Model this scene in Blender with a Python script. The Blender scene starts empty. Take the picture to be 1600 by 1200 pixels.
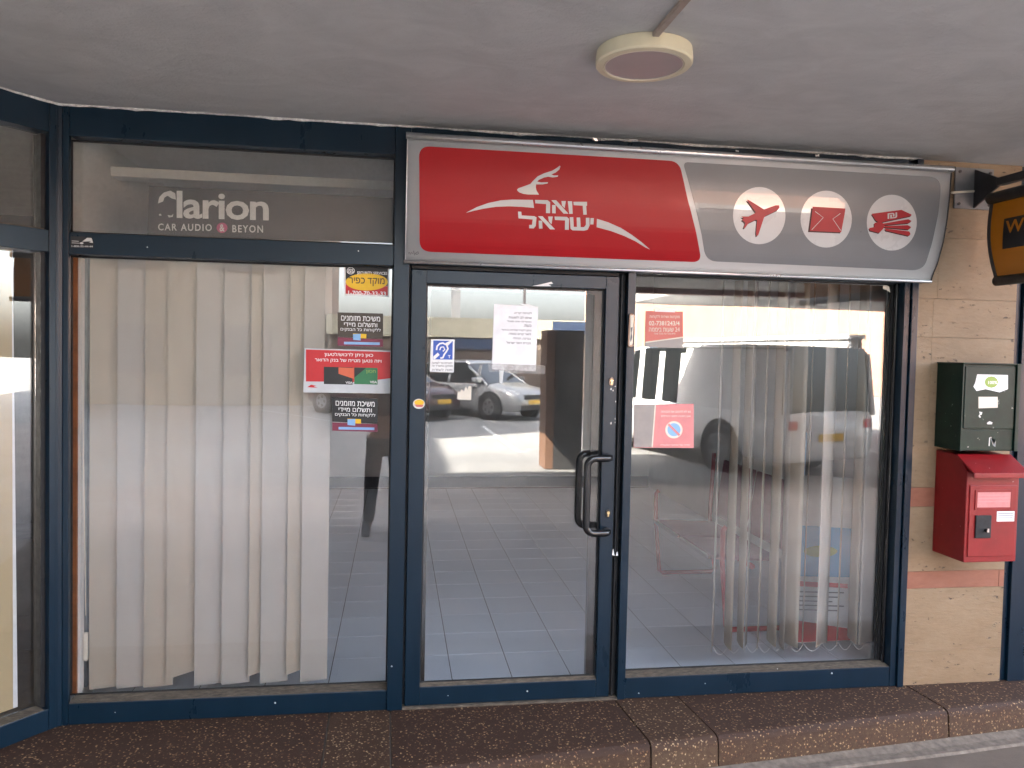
import bpy, bmesh, math, random
from mathutils import Vector, Matrix, noise
random.seed(7)
R = math.radians
sc = bpy.context.scene
col = sc.collection

# ------------------------------------------------------------------ camera
CX, CY, CZ = 0.0, -3.55, 1.712
YAW, PITCH, ROLL = 0.145587104, -0.0344376664, 0.0213966605
FOC, PPX, PPY = 1177.73, 791.6356, 588.8215            # in pixels of a 1600 x 1200 picture
cy_, sy_, cp_, sp_ = math.cos(YAW), math.sin(YAW), math.cos(PITCH), math.sin(PITCH)
cr_, sr_ = math.cos(ROLL), math.sin(ROLL)
FWD = Vector((sy_ * cp_, cy_ * cp_, sp_))
r0 = Vector((cy_, -sy_, 0)); u0 = r0.cross(FWD)
RGT = cr_ * r0 + sr_ * u0
UPV = -sr_ * r0 + cr_ * u0
cam = bpy.data.cameras.new('camera'); camo = bpy.data.objects.new('camera', cam); col.objects.link(camo)
m = Matrix((RGT, UPV, -FWD)).transposed().to_4x4(); m.translation = (CX, CY, CZ)
camo.matrix_world = m
cam.sensor_width = 36; cam.lens = 36 * FOC / 1600
cam.shift_x = (800 - PPX) / 1600; cam.shift_y = -(600 - PPY) / 1600
cam.clip_start = 0.02; cam.clip_end = 500
sc.camera = camo

def ray(px, py): return RGT * ((px - PPX) / FOC) - UPV * ((py - PPY) / FOC) + FWD
def on(px, py, axis, v):
    d = ray(px, py); c = Vector((CX, CY, CZ)); t = (v - c[axis]) / d[axis]; return c + d * t
def ony(px, py, y=0.0): return on(px, py, 1, y)

# ------------------------------------------------------------------ world, sun, exposure
SUN = Vector((-0.62, 0.36, 0.70)).normalized()
w = bpy.data.worlds.new('World'); sc.world = w; w.use_nodes = True
nt = w.node_tree; nt.nodes.clear()
sky = nt.nodes.new('ShaderNodeTexSky'); sky.sky_type = 'NISHITA'; sky.sun_disc = False
sky.sun_elevation = math.asin(SUN.z); sky.sun_rotation = math.atan2(SUN.x, SUN.y)
sky.dust_density = 5.0; sky.air_density = 1.0; sky.ozone_density = 1.0
bg = nt.nodes.new('ShaderNodeBackground'); bg.inputs[1].default_value = 0.15
wo = nt.nodes.new('ShaderNodeOutputWorld')
hs = nt.nodes.new('ShaderNodeHueSaturation'); hs.inputs['Saturation'].default_value = .5
nt.links.new(sky.outputs[0], hs.inputs['Color']); nt.links.new(hs.outputs[0], bg.inputs[0]); nt.links.new(bg.outputs[0], wo.inputs[0])
sun = bpy.data.lights.new('sun', 'SUN'); sun.energy = 5.0; sun.angle = R(0.5); sun.color = (1.0, 0.93, 0.82)
suno = bpy.data.objects.new('sun', sun); col.objects.link(suno)
suno.rotation_euler = SUN.to_track_quat('Z', 'Y').to_euler()
sc.view_settings.view_transform = 'Standard'; sc.view_settings.look = 'None'
sc.view_settings.exposure = 4.32; sc.view_settings.gamma = 1.0; sc.view_settings.use_curve_mapping = False
sc.render.engine = 'CYCLES'
sc.cycles.use_denoising = True
sc.cycles.max_bounces = 8; sc.cycles.diffuse_bounces = 5; sc.cycles.glossy_bounces = 4
sc.cycles.transparent_max_bounces = 24; sc.cycles.sample_clamp_indirect = 6.0
sc.cycles.caustics_reflective = False; sc.cycles.caustics_refractive = False

# ------------------------------------------------------------------ materials
def new_mat(name):
    mt = bpy.data.materials.new(name); mt.use_nodes = True
    n = mt.node_tree; n.nodes.clear(); return mt, n
def node(n, t, **kw):
    o = n.nodes.new(t)
    for k, v in kw.items():
        if hasattr(o, k): setattr(o, k, v)
        else: o.inputs[k.replace('_', ' ')].default_value = v
    return o
def mix_rgb(n, fac, a, b, blend='MIX'):
    o = n.nodes.new('ShaderNodeMix'); o.data_type = 'RGBA'; o.blend_type = blend
    for s, v in ((0, fac), (6, a), (7, b)):
        if hasattr(v, 'links'): n.links.new(v, o.inputs[s])
        elif isinstance(v, (int, float)): o.inputs[s].default_value = v
        else: o.inputs[s].default_value = (*v[:3], 1)
    return o.outputs[2]
def ramp(n, src, stops):
    o = n.nodes.new('ShaderNodeValToRGB'); e = o.color_ramp.elements
    while len(e) > len(stops): e.remove(e[-1])
    while len(e) < len(stops): e.new(0.5)
    for i, (p, c) in enumerate(stops):
        e[i].position = p; e[i].color = (c, c, c, 1) if isinstance(c, (int, float)) else (*c, 1)
    n.links.new(src, o.inputs[0]); return o.outputs[0]
def tex(n, kind, scale, coord, detail=4, rough=0.5, stretch=None, **kw):
    t = n.nodes.new(kind)
    if 'Scale' in t.inputs: t.inputs['Scale'].default_value = scale
    if 'Detail' in t.inputs: t.inputs['Detail'].default_value = detail
    if 'Roughness' in t.inputs: t.inputs['Roughness'].default_value = rough
    for k, v in kw.items(): setattr(t, k, v)
    src = coord
    if stretch:
        mp = n.nodes.new('ShaderNodeMapping'); mp.inputs['Scale'].default_value = stretch
        n.links.new(coord, mp.inputs[0]); src = mp.outputs[0]
    n.links.new(src, t.inputs['Vector']); return t
def coords(n, obj=True):
    tc = n.nodes.new('ShaderNodeTexCoord'); return tc.outputs['Object' if obj else 'Generated']
def wcoords(n):
    g = n.nodes.new('ShaderNodeNewGeometry'); return g.outputs['Position']
def finish(n, colr, rough=0.5, metal=0.0, bump=None, bump_d=0.002, bump_s=1.0, spec=0.5, coat=0.0, extra=None):
    p = n.nodes.new('ShaderNodeBsdfPrincipled'); o = n.nodes.new('ShaderNodeOutputMaterial')
    if hasattr(colr, 'links'): n.links.new(colr, p.inputs['Base Color'])
    else: p.inputs['Base Color'].default_value = (*colr, 1)
    if hasattr(rough, 'links'): n.links.new(rough, p.inputs['Roughness'])
    else: p.inputs['Roughness'].default_value = rough
    p.inputs['Metallic'].default_value = metal
    p.inputs['Specular IOR Level'].default_value = spec
    p.inputs['Coat Weight'].default_value = coat
    if bump is not None:
        b = n.nodes.new('ShaderNodeBump'); b.inputs['Distance'].default_value = bump_d; b.inputs['Strength'].default_value = bump_s
        n.links.new(bump, b.inputs['Height']); n.links.new(b.outputs[0], p.inputs['Normal'])
    n.links.new(p.outputs[0], o.inputs[0]); return p
def simple(name, c, rough=0.5, metal=0.0, var=0.12, scale=30, spec=0.5, coat=0.0, bump=0.0):
    mt, n = new_mat(name); co = wcoords(n)
    t = tex(n, 'ShaderNodeTexNoise', scale, co, 5, 0.6)
    c2 = tuple(x * (1 - var) for x in c); c3 = tuple(min(1, x * (1 + var)) for x in c)
    k = ramp(n, t.outputs[0], [(0.3, c2), (0.7, c3)])
    rr = ramp(n, t.outputs[0], [(0.3, min(1, rough * 1.15)), (0.7, rough * 0.85)])
    finish(n, k, rr, metal, t.outputs[0] if bump else None, bump, spec=spec, coat=coat); return mt

M = {}
# navy powder-coated aluminium with chips, scuffs and dust
mt, n = new_mat('navy_paint'); co = wcoords(n)
big = tex(n, 'ShaderNodeTexNoise', 6, co, 6, 0.65, (1, 1, .35)); fine = tex(n, 'ShaderNodeTexNoise', 160, co, 2, 0.5)
chips = tex(n, 'ShaderNodeTexVoronoi', 40, co); chn = tex(n, 'ShaderNodeTexNoise', 9, co, 3)
base = ramp(n, big.outputs[0], [(0.25, (.0020, .0115, .023)), (0.55, (.0027, .0150, .030)), (0.85, (.0042, .018, .034))])
ck = ramp(n, chips.outputs['Distance'], [(0.0, 1.0), (0.07, 1.0), (0.09, 0.0)])
cm = ramp(n, chn.outputs[0], [(0.53, 0.0), (0.58, 1.0)])
mm = n.nodes.new('ShaderNodeMath'); mm.operation = 'MULTIPLY'; n.links.new(ck, mm.inputs[0]); n.links.new(cm, mm.inputs[1])
cc = mix_rgb(n, mm.outputs[0], base, (.28, .27, .25))
rr = ramp(n, big.outputs[0], [(0.2, .24), (0.8, .36)])
finish(n, cc, rr, bump=fine.outputs[0], bump_d=.0003, spec=.4); M['navy'] = mt
# dusty ledge on rails
mt, n = new_mat('dusty_ledge'); co = wcoords(n)
t = tex(n, 'ShaderNodeTexNoise', 25, co, 6, .7, (1, 3, 3))
finish(n, ramp(n, t.outputs[0], [(.3, (.045, .036, .028)), (.55, (.12, .095, .07)), (.75, (.20, .165, .125))]), .95, bump=t.outputs[0], bump_d=.002); M['dust'] = mt
M['rubber'] = simple('black_rubber', (.008, .008, .009), .6)
M['black'] = simple('black_gloss', (.008, .008, .009), .22, scale=12, coat=.4)
M['blackm'] = simple('black_matt', (.012, .012, .013), .7)
M['alu'] = simple('aluminium', (.62, .62, .63), .32, .9, .06, 40)
M['alug'] = simple('aluminium_sill', (.30, .34, .37), .35, .8, .15, 20)
M['brass'] = simple('brass', (.65, .5, .28), .3, 1, .2, 60)
M['chrome'] = simple('chrome', (.8, .8, .82), .12, 1, .05)
# thin window glass
def glass(name, f0, dust=.03, tint=(1, 1, 1), speck=0.5, ss=75):
    mt, n = new_mat(name); co = wcoords(n)
    lw = n.nodes.new('ShaderNodeLayerWeight'); lw.inputs[0].default_value = .5
    p5 = node(n, 'ShaderNodeMath', operation='POWER'); n.links.new(lw.outputs['Facing'], p5.inputs[0]); p5.inputs[1].default_value = 5
    ma = node(n, 'ShaderNodeMath', operation='MULTIPLY_ADD'); n.links.new(p5.outputs[0], ma.inputs[0]); ma.inputs[1].default_value = 1 - f0; ma.inputs[2].default_value = f0
    tr = n.nodes.new('ShaderNodeBsdfTransparent'); tr.inputs[0].default_value = (*tint, 1)
    gl = n.nodes.new('ShaderNodeBsdfGlossy'); gl.inputs['Roughness'].default_value = 0.0
    wav = tex(n, 'ShaderNodeTexNoise', 1.1, co, 1, .4); bp = n.nodes.new('ShaderNodeBump'); bp.inputs['Distance'].default_value = .0012
    n.links.new(wav.outputs[0], bp.inputs['Height']); n.links.new(bp.outputs[0], gl.inputs['Normal'])
    m1 = n.nodes.new('ShaderNodeMixShader'); n.links.new(ma.outputs[0], m1.inputs[0]); n.links.new(tr.outputs[0], m1.inputs[1]); n.links.new(gl.outputs[0], m1.inputs[2])
    df = n.nodes.new('ShaderNodeBsdfDiffuse'); df.inputs[0].default_value = (.55, .53, .5, 1)
    a = tex(n, 'ShaderNodeTexNoise', 2.2, co, 6, .65); b = tex(n, 'ShaderNodeTexNoise', 60, co, 3, .7)
    v = tex(n, 'ShaderNodeTexVoronoi', ss, co); sm = tex(n, 'ShaderNodeTexNoise', 3.1, co, 3)
    s1 = ramp(n, v.outputs['Distance'], [(0.0, 1.0), (0.10, .9), (0.16, 0.0)])
    s2 = ramp(n, sm.outputs[0], [(.50, 0.0), (.68, 1.0)])
    k = node(n, 'ShaderNodeMath', operation='MULTIPLY'); n.links.new(s1, k.inputs[0]); n.links.new(s2, k.inputs[1])
    k2 = node(n, 'ShaderNodeMath', operation='MULTIPLY'); n.links.new(k.outputs[0], k2.inputs[0]); k2.inputs[1].default_value = speck * .35
    f = node(n, 'ShaderNodeMath', operation='MULTIPLY'); n.links.new(ramp(n, a.outputs[0], [(.3, .35), (.75, 1.6)]), f.inputs[0]); n.links.new(ramp(n, b.outputs[0], [(.3, .6), (.7, 1.3)]), f.inputs[1])
    f2 = node(n, 'ShaderNodeMath', operation='MULTIPLY_ADD'); n.links.new(f.outputs[0], f2.inputs[0]); f2.inputs[1].default_value = dust; n.links.new(k2.outputs[0], f2.inputs[2])
    m2 = n.nodes.new('ShaderNodeMixShader'); n.links.new(f2.outputs[0], m2.inputs[0]); n.links.new(m1.outputs[0], m2.inputs[1]); n.links.new(df.outputs[0], m2.inputs[2])
    o = n.nodes.new('ShaderNodeOutputMaterial'); n.links.new(m2.outputs[0], o.inputs[0]); return mt
M['glass'] = glass('window_glass', .118, .006, (.98, .98, .98))
M['glass_door'] = glass('door_glass', .118, .007, (.98, .98, .98), .9, 42)
M['glass_up'] = glass('dusty_glass', .065, .07, (.95, .96, .95), 1.6, 42)
M['glass_car'] = glass('car_glass', .06, .01, (.25, .27, .27))
# ceiling plaster
mt, n = new_mat('ceiling_plaster'); co = wcoords(n)
a = tex(n, 'ShaderNodeTexNoise', .9, co, 5, .55, Distortion=.8) if 0 else tex(n, 'ShaderNodeTexNoise', .9, co, 5, .55); b = tex(n, 'ShaderNodeTexNoise', 3.2, co, 9, .62, (1, 1.5, 1)); b.inputs['Distortion'].default_value = 1.2; c = tex(n, 'ShaderNodeTexNoise', 40, co, 4, .6)
d = mix_rgb(n, .5, ramp(n, a.outputs[0], [(.3, (.44, .44, .44)), (.7, (.56, .56, .555))]), ramp(n, b.outputs[0], [(.3, (.42, .42, .42)), (.7, (.60, .60, .595))]))
v = tex(n, 'ShaderNodeTexVoronoi', 9, co); vm = ramp(n, v.outputs['Distance'], [(0, 1.), (.035, .9), (.05, 0.)])
d = mix_rgb(n, vm, d, (.66, .64, .62))
c2_ = tex(n, 'ShaderNodeTexNoise', 14, co, 8, .75, (1, 1.8, 1)); c2_.inputs['Distortion'].default_value = 2.0; mx = mix_rgb(n, .4, mix_rgb(n, .5, b.outputs[0], c2_.outputs[0]), c.outputs[0])
finish(n, d, .85, bump=mx, bump_d=.014, bump_s=.8, spec=.3); M['ceiling'] = mt
M['caulk'] = simple('white_caulk', (.62, .61, .59), .7, var=.3, scale=60, bump=.004)
# exposed aggregate
def aggregate(name, dark, warm, pale, amount):
    mt, n = new_mat(name); co = wcoords(n)
    v = tex(n, 'ShaderNodeTexVoronoi', 62, co); v2 = tex(n, 'ShaderNodeTexVoronoi', 150, co)
    nz = tex(n, 'ShaderNodeTexNoise', 7, co, 6, .6)
    sep = n.nodes.new('ShaderNodeSeparateColor'); n.links.new(v.outputs['Color'], sep.inputs[0])
    stone = ramp(n, sep.outputs[0], [(0, dark), (.35, tuple(x * .6 for x in warm)), (.6, warm), (1 - amount, tuple(x * 1.3 for x in warm)), (1, pale)])
    edge = ramp(n, v.outputs['Distance'], [(.42, 1.), (.80, .0)])
    k = mix_rgb(n, edge, tuple(x * .55 for x in dark), stone)
    k = mix_rgb(n, ramp(n, nz.outputs[0], [(.4, 0.), (.8, .35)]), k, tuple(x * .8 for x in dark))
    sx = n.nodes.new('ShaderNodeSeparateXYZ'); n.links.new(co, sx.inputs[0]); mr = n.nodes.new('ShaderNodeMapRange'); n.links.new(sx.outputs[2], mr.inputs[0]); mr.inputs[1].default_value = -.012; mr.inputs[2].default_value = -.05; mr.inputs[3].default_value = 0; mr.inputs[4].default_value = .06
    k = mix_rgb(n, mr.outputs[0], k, mix_rgb(n, .5, stone, tuple(x * .8 for x in pale)))  # lower face tinted paler: worn pebbles plus sun streak put into the colour
    hh = mix_rgb(n, .3, ramp(n, v.outputs['Distance'], [(0.1, 1.), (.85, 0.)]), ramp(n, v2.outputs['Distance'], [(0.1, 1.), (.85, 0.)]))
    finish(n, k, .75, bump=hh, bump_d=.006, bump_s=1.0); return mt
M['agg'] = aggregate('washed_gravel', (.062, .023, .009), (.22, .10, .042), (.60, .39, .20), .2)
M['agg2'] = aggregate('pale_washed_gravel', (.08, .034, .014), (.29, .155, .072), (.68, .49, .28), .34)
M['mortar'] = simple('mortar', (.22, .19, .16), .9, bump=.002)
M['kerbstrip'] = simple('cement_strip', (.15, .12, .095), .85, var=.3, bump=.004)
def ground(name, c1, c2, sc_=3, patch=.7):
    mt, n = new_mat(name); co = wcoords(n)
    a = tex(n, 'ShaderNodeTexNoise', sc_, co, 8, .7); b = tex(n, 'ShaderNodeTexNoise', .35, co, 5, .6); g = tex(n, 'ShaderNodeTexNoise', 220, co, 2)
    k = mix_rgb(n, .5, ramp(n, a.outputs[0], [(.3, c1), (.7, c2)]), ramp(n, b.outputs[0], [(.35, c1), (.65, c2)]))
    finish(n, k, .8, bump=mix_rgb(n, .5, a.outputs[0], g.outputs[0]), bump_d=.004); return mt
M['asphalt'] = ground('asphalt', (.13, .13, .13), (.24, .238, .23))
M['walk'] = ground('walkway_paving', (.07, .052, .040), (.15, .115, .09), 5)
mt, n = new_mat('pale_walkway_paving'); co = wcoords(n)
a = tex(n, 'ShaderNodeTexNoise', 1.2, co, 6, .65); b = tex(n, 'ShaderNodeTexNoise', 4, co, 6, .7, (.5, 2.4, 1))
k = mix_rgb(n, ramp(n, b.outputs[0], [(.56, 0.), (.74, .35)]), ramp(n, a.outputs[0], [(.3, (.16, .14, .13)), (.7, (.27, .245, .23))]), (.06, .055, .05))
finish(n, k, .75, bump=b.outputs[0], bump_d=.003); M['walkpale'] = mt
M['line'] = simple('road_paint', (.42, .42, .41), .7, var=.2, scale=8)
# travertine
def travertine(name, c1, c2, c3, pits=True):
    mt, n = new_mat(name); co = wcoords(n); oi = n.nodes.new('ShaderNodeObjectInfo')
    ad = n.nodes.new('ShaderNodeVectorMath'); ad.operation = 'ADD'; n.links.new(co, ad.inputs[0])
    cb = n.nodes.new('ShaderNodeCombineXYZ')
    mu = node(n, 'ShaderNodeMath', operation='MULTIPLY'); n.links.new(oi.outputs['Random'], mu.inputs[0]); mu.inputs[1].default_value = 13
    n.links.new(mu.outputs[0], cb.inputs[2]); n.links.new(cb.outputs[0], ad.inputs[1]); co = ad.outputs[0]
    a = tex(n, 'ShaderNodeTexNoise', 4, co, 7, .6, (.8, 1, 1.6)); b = tex(n, 'ShaderNodeTexNoise', 26, co, 6, .7, (.6, 1, 1.8))
    k = ramp(n, a.outputs[0], [(.28, c1), (.5, c2), (.72, c3)])
    k = mix_rgb(n, .35, k, ramp(n, b.outputs[0], [(.3, c1), (.7, c3)]))
    h = b.outputs[0]
    if pits:
        v = tex(n, 'ShaderNodeTexNoise', 52, co, 2, .5, (.65, 1, 1.3)); ms = tex(n, 'ShaderNodeTexNoise', 4.5, co, 3, .6, (.5, 1, 2.2))
        pm = node(n, 'ShaderNodeMath', operation='MULTIPLY')
        n.links.new(ramp(n, v.outputs[0], [(.635, 0.), (.665, 1.)]), pm.inputs[0]); n.links.new(ramp(n, ms.outputs[0], [(.5, 0.), (.58, 1.)]), pm.inputs[1])
        k = mix_rgb(n, pm.outputs[0], k, (.09, .06, .038))
        hi = node(n, 'ShaderNodeMath', operation='SUBTRACT'); n.links.new(b.outputs[0], hi.inputs[0]); n.links.new(pm.outputs[0], hi.inputs[1]); h = hi.outputs[0]
    finish(n, k, .6, bump=h, bump_d=.003); return mt
M['trav'] = travertine('travertine', (.185, .118, .062), (.24, .162, .092), (.285, .203, .125))
M['redstone'] = travertine('terracotta_stone', (.21, .075, .042), (.26, .10, .058), (.31, .13, .082), False)
M['wallgrey'] = simple('painted_wall', (.58, .57, .55), .8, var=.08, scale=3)
M['cream'] = simple('cream_wall', (.72, .70, .66), .8, var=.06, scale=3)
M['white_in'] = simple('white_inner_paint', (.75, .73, .70), .7, var=.05, scale=4)
M['darkpanel'] = simple('dark_grey_panel', (.07, .07, .075), .6, var=.15, scale=8)
# ceramic tile
mt, n = new_mat('floor_tile'); co = wcoords(n); oi = n.nodes.new('ShaderNodeObjectInfo')
a = tex(n, 'ShaderNodeTexNoise', 3.2, co, 6, .7)
k = ramp(n, a.outputs[0], [(.3, (.72, .79, .88)), (.5, (.76, .83, .92)), (.72, (.80, .86, .93))])
k = mix_rgb(n, ramp(n, oi.outputs['Random'], [(0, 0.), (1, .12)]), k, (.60, .62, .64))
sm = tex(n, 'ShaderNodeTexNoise', 11, co, 6, .75, (.4, 1.5, 1)); k = mix_rgb(n, ramp(n, sm.outputs[0], [(.68, 0.), (.84, .25)]), k, (.28, .28, .28))
finish(n, k, ramp(n, a.outputs[0], [(.3, .28), (.7, .4)])); M['tile'] = mt
M['grout'] = simple('grout', (.035, .035, .037), .9)
# blind fabric
def fabric(name, c, tr=.35):
    mt, n = new_mat(name); co = wcoords(n)
    a = tex(n, 'ShaderNodeTexNoise', 2.5, co, 4, .6, (1, 1, .3)); b = tex(n, 'ShaderNodeTexNoise', 400, co, 2, .5, (1, 1, .2))
    k = ramp(n, a.outputs[0], [(.3, tuple(x * .9 for x in c)), (.7, c)])
    p = n.nodes.new('ShaderNodeBsdfDiffuse'); t = n.nodes.new('ShaderNodeBsdfTranslucent'); n.links.new(k, p.inputs[0]); n.links.new(k, t.inputs[0])
    bu = n.nodes.new('ShaderNodeBump'); bu.inputs['Distance'].default_value = .0005; n.links.new(b.outputs[0], bu.inputs['Height']); n.links.new(bu.outputs[0], p.inputs['Normal'])
    mx = n.nodes.new('ShaderNodeMixShader'); mx.inputs[0].default_value = tr; n.links.new(p.outputs[0], mx.inputs[1]); n.links.new(t.outputs[0], mx.inputs[2])
    o = n.nodes.new('ShaderNodeOutputMaterial'); n.links.new(mx.outputs[0], o.inputs[0]); return mt
M['slat'] = fabric('blind_fabric', (.50, .44, .36), .12)
M['slat2'] = fabric('blind_fabric_cool', (.50, .47, .425), .12)
M['slaty'] = fabric('blind_fabric_yellow', (.66, .52, .30), .25)
M['wood'] = simple('orange_wood', (.30, .10, .03), .5, var=.4, scale=9)
# sign colours
M['s_silver'] = simple('sign_silver_vinyl', (.47, .475, .48), .35, var=.03, scale=5, coat=.3)
M['s_red'] = simple('sign_red_vinyl', (.33, .003, .007), .38, var=.03, scale=5, spec=.3)
M['s_grey'] = simple('sign_grey_vinyl', (.175, .18, .19), .32, var=.04, scale=5, coat=.25)
M['s_white'] = simple('sign_white_vinyl', (.56, .56, .56), .28, var=.03, scale=5, coat=1.0)
M['s_icon'] = simple('icon_red_vinyl', (.36, .012, .02), .4, var=.04)
M['s_dark'] = simple('icon_dark_vinyl', (.04, .005, .006), .5)
def pr(name, c, rough=.45): M[name] = simple('print_' + name, c, rough, var=.06, scale=20)
for nm, c in dict(p_white=(.78, .78, .77), p_paper=(.80, .79, .80), p_black=(.012, .012, .013), p_yellow=(.75, .46, .01), p_red=(.50, .015, .02), p_blue=(.03, .09, .42),
                  p_brown=(.055, .04, .028), p_pink=(.55, .10, .22), p_dullred=(.55, .13, .10), p_dullgrey=(.30, .27, .25), p_ink=(.09, .08, .09), p_green=(.02, .16, .06), p_orange=(.6, .12, .05),
                  p_lgrey=(.50, .52, .54), p_maroon=(.18, .02, .05), p_sky=(.05, .30, .55), p_cream=(.68, .62, .52), p_skyblue=(.22, .42, .68), p_lime=(.25, .36, .06), p_pale=(.60, .60, .58), p_dullpink=(.62, .22, .22), p_vinyl=(.70, .70, .69)).items(): pr(nm, c)
M['tape'] = glass('clear_tape', .06, .22)
mt, n = new_mat('green_enamel'); co = wcoords(n)
a = tex(n, 'ShaderNodeTexNoise', 12, co, 7, .7); b = tex(n, 'ShaderNodeTexNoise', 38, co, 3, .6)
k = ramp(n, a.outputs[0], [(.3, (.003, .014, .010)), (.7, (.007, .028, .019))]); k = mix_rgb(n, ramp(n, b.outputs[0], [(.70, 0.), (.73, 1.)]), k, (.3, .33, .3))
finish(n, k, .4, bump=a.outputs[0], bump_d=.001, spec=.3); M['green'] = mt
mt, n = new_mat('red_enamel'); co = wcoords(n)
a = tex(n, 'ShaderNodeTexNoise', 6, co, 6, .65); b = tex(n, 'ShaderNodeTexNoise', 45, co, 4, .65)
k = ramp(n, a.outputs[0], [(.3, (.17, .003, .005)), (.7, (.24, .005, .008))]); k = mix_rgb(n, ramp(n, b.outputs[0], [(.72, 0.), (.75, .8)]), k, (.6, .45, .42))
finish(n, k, .42, bump=a.outputs[0], bump_d=.001); M['redbox'] = mt
M['steelgrey'] = simple('grey_painted_steel', (.16, .165, .175), .5, var=.15, scale=12)
M['steeldark'] = simple('dark_painted_steel', (.035, .033, .034), .5, var=.2, scale=12)
M['wu'] = simple('amber_sign_face', (.42, .15, .006), .4, var=.05, scale=6)
M['lampcream'] = simple('cream_lamp_housing', (.66, .61, .44), .45, var=.04, scale=6)
M['lampdiff'] = simple('lamp_diffuser', (.40, .36, .35), .35, var=.03, scale=6)
M['conduit'] = simple('cable_conduit', (.33, .27, .23), .6, var=.15, scale=10)

# ------------------------------------------------------------------ mesh helpers
class MB:
    def __init__(s): s.v = []; s.f = []
    def add(s, vs, fs):
        b = len(s.v); s.v += [tuple(p) for p in vs]; s.f += [tuple(b + i for i in f) for f in fs]; return s
    def box(s, x0, x1, y0, y1, z0, z1, M4=None):
        vs = [Vector((x, y, z)) for x in (x0, x1) for y in (y0, y1) for z in (z0, z1)]
        if M4 is not None: vs = [M4 @ p for p in vs]
        return s.add(vs, [(0, 1, 3, 2), (4, 6, 7, 5), (0, 4, 5, 1), (2, 3, 7, 6), (0, 2, 6, 4), (1, 5, 7, 3)])
    def loft(s, rings, cap=True, closed=True):
        n = len(rings[0]); b = len(s.v)
        for r in rings: s.v += [tuple(p) for p in r]
        for i in range(len(rings) - 1):
            for j in range(n if closed else n - 1):
                k = (j + 1) % n; s.f.append((b + i * n + j, b + i * n + k, b + (i + 1) * n + k, b + (i + 1) * n + j))
        if cap:
            s.f.append(tuple(b + j for j in range(n))[::-1]); s.f.append(tuple(b + (len(rings) - 1) * n + j for j in range(n)))
        return s
    def tube(s, path, r, n=10, cap=True):
        path = [Vector(p) for p in path]; rings = []; prev = None
        for i, p in enumerate(path):
            t = (path[min(i + 1, len(path) - 1)] - path[max(i - 1, 0)]).normalized()
            if prev is None:
                a = t.cross(Vector((0, 0, 1)));
                if a.length < .1: a = t.cross(Vector((1, 0, 0)))
            else: a = prev - t * prev.dot(t)
            a.normalize(); prev = a; bb = t.cross(a)
            rr = r[i] if isinstance(r, (list, tuple)) else r
            rings.append([p + (a * math.cos(2 * math.pi * k / n) + bb * math.sin(2 * math.pi * k / n)) * rr for k in range(n)])
        return s.loft(rings, cap)
    def prism(s, pts, d):     # pts: 3D loop, d: extrusion vector
        d = Vector(d); return s.loft([[Vector(p) for p in pts], [Vector(p) + d for p in pts]])
    def build(s, name, mat, parent=None, bevel=0, smooth=False, seg=2):
        me = bpy.data.meshes.new(name); me.from_pydata(s.v, [], s.f); me.update()
        bm = bmesh.new(); bm.from_mesh(me); bmesh.ops.recalc_face_normals(bm, faces=bm.faces); bm.to_mesh(me); bm.free()
        return link(name, me, mat, parent, bevel, smooth, seg)
def link(name, me, mat, parent=None, bevel=0, smooth=False, seg=2):
    o = bpy.data.objects.new(name, me); col.objects.link(o)
    if mat: me.materials.append(M[mat] if isinstance(mat, str) else mat)
    if parent is not None:
        o.parent = parent; o.matrix_parent_inverse = inv_of(parent)
    if bevel:
        b = o.modifiers.new('bevel', 'BEVEL'); b.width = bevel; b.segments = seg; b.limit_method = 'ANGLE'
    if smooth:
        for p in me.polygons: p.use_smooth = True
    return o
def inv_of(p): return Matrix.Translation(-p.location) if p.type == 'EMPTY' else Matrix.Identity(4)
def tag(o, label=None, cat=None, group=None, kind=None):
    if label: o['label'] = label
    if cat: o['category'] = cat
    if group: o['group'] = group
    if kind: o['kind'] = kind
    return o
def thing(name, loc, label, cat, group=None):
    o = bpy.data.objects.new(name, None); col.objects.link(o); o.location = loc; o.empty_display_size = .1
    return tag(o, label, cat, group)
def struct(o): o['kind'] = 'structure'; return o
def boxo(name, b, mat, parent=None, bevel=0): return MB().box(*b).build(name, mat, parent, bevel)

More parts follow.
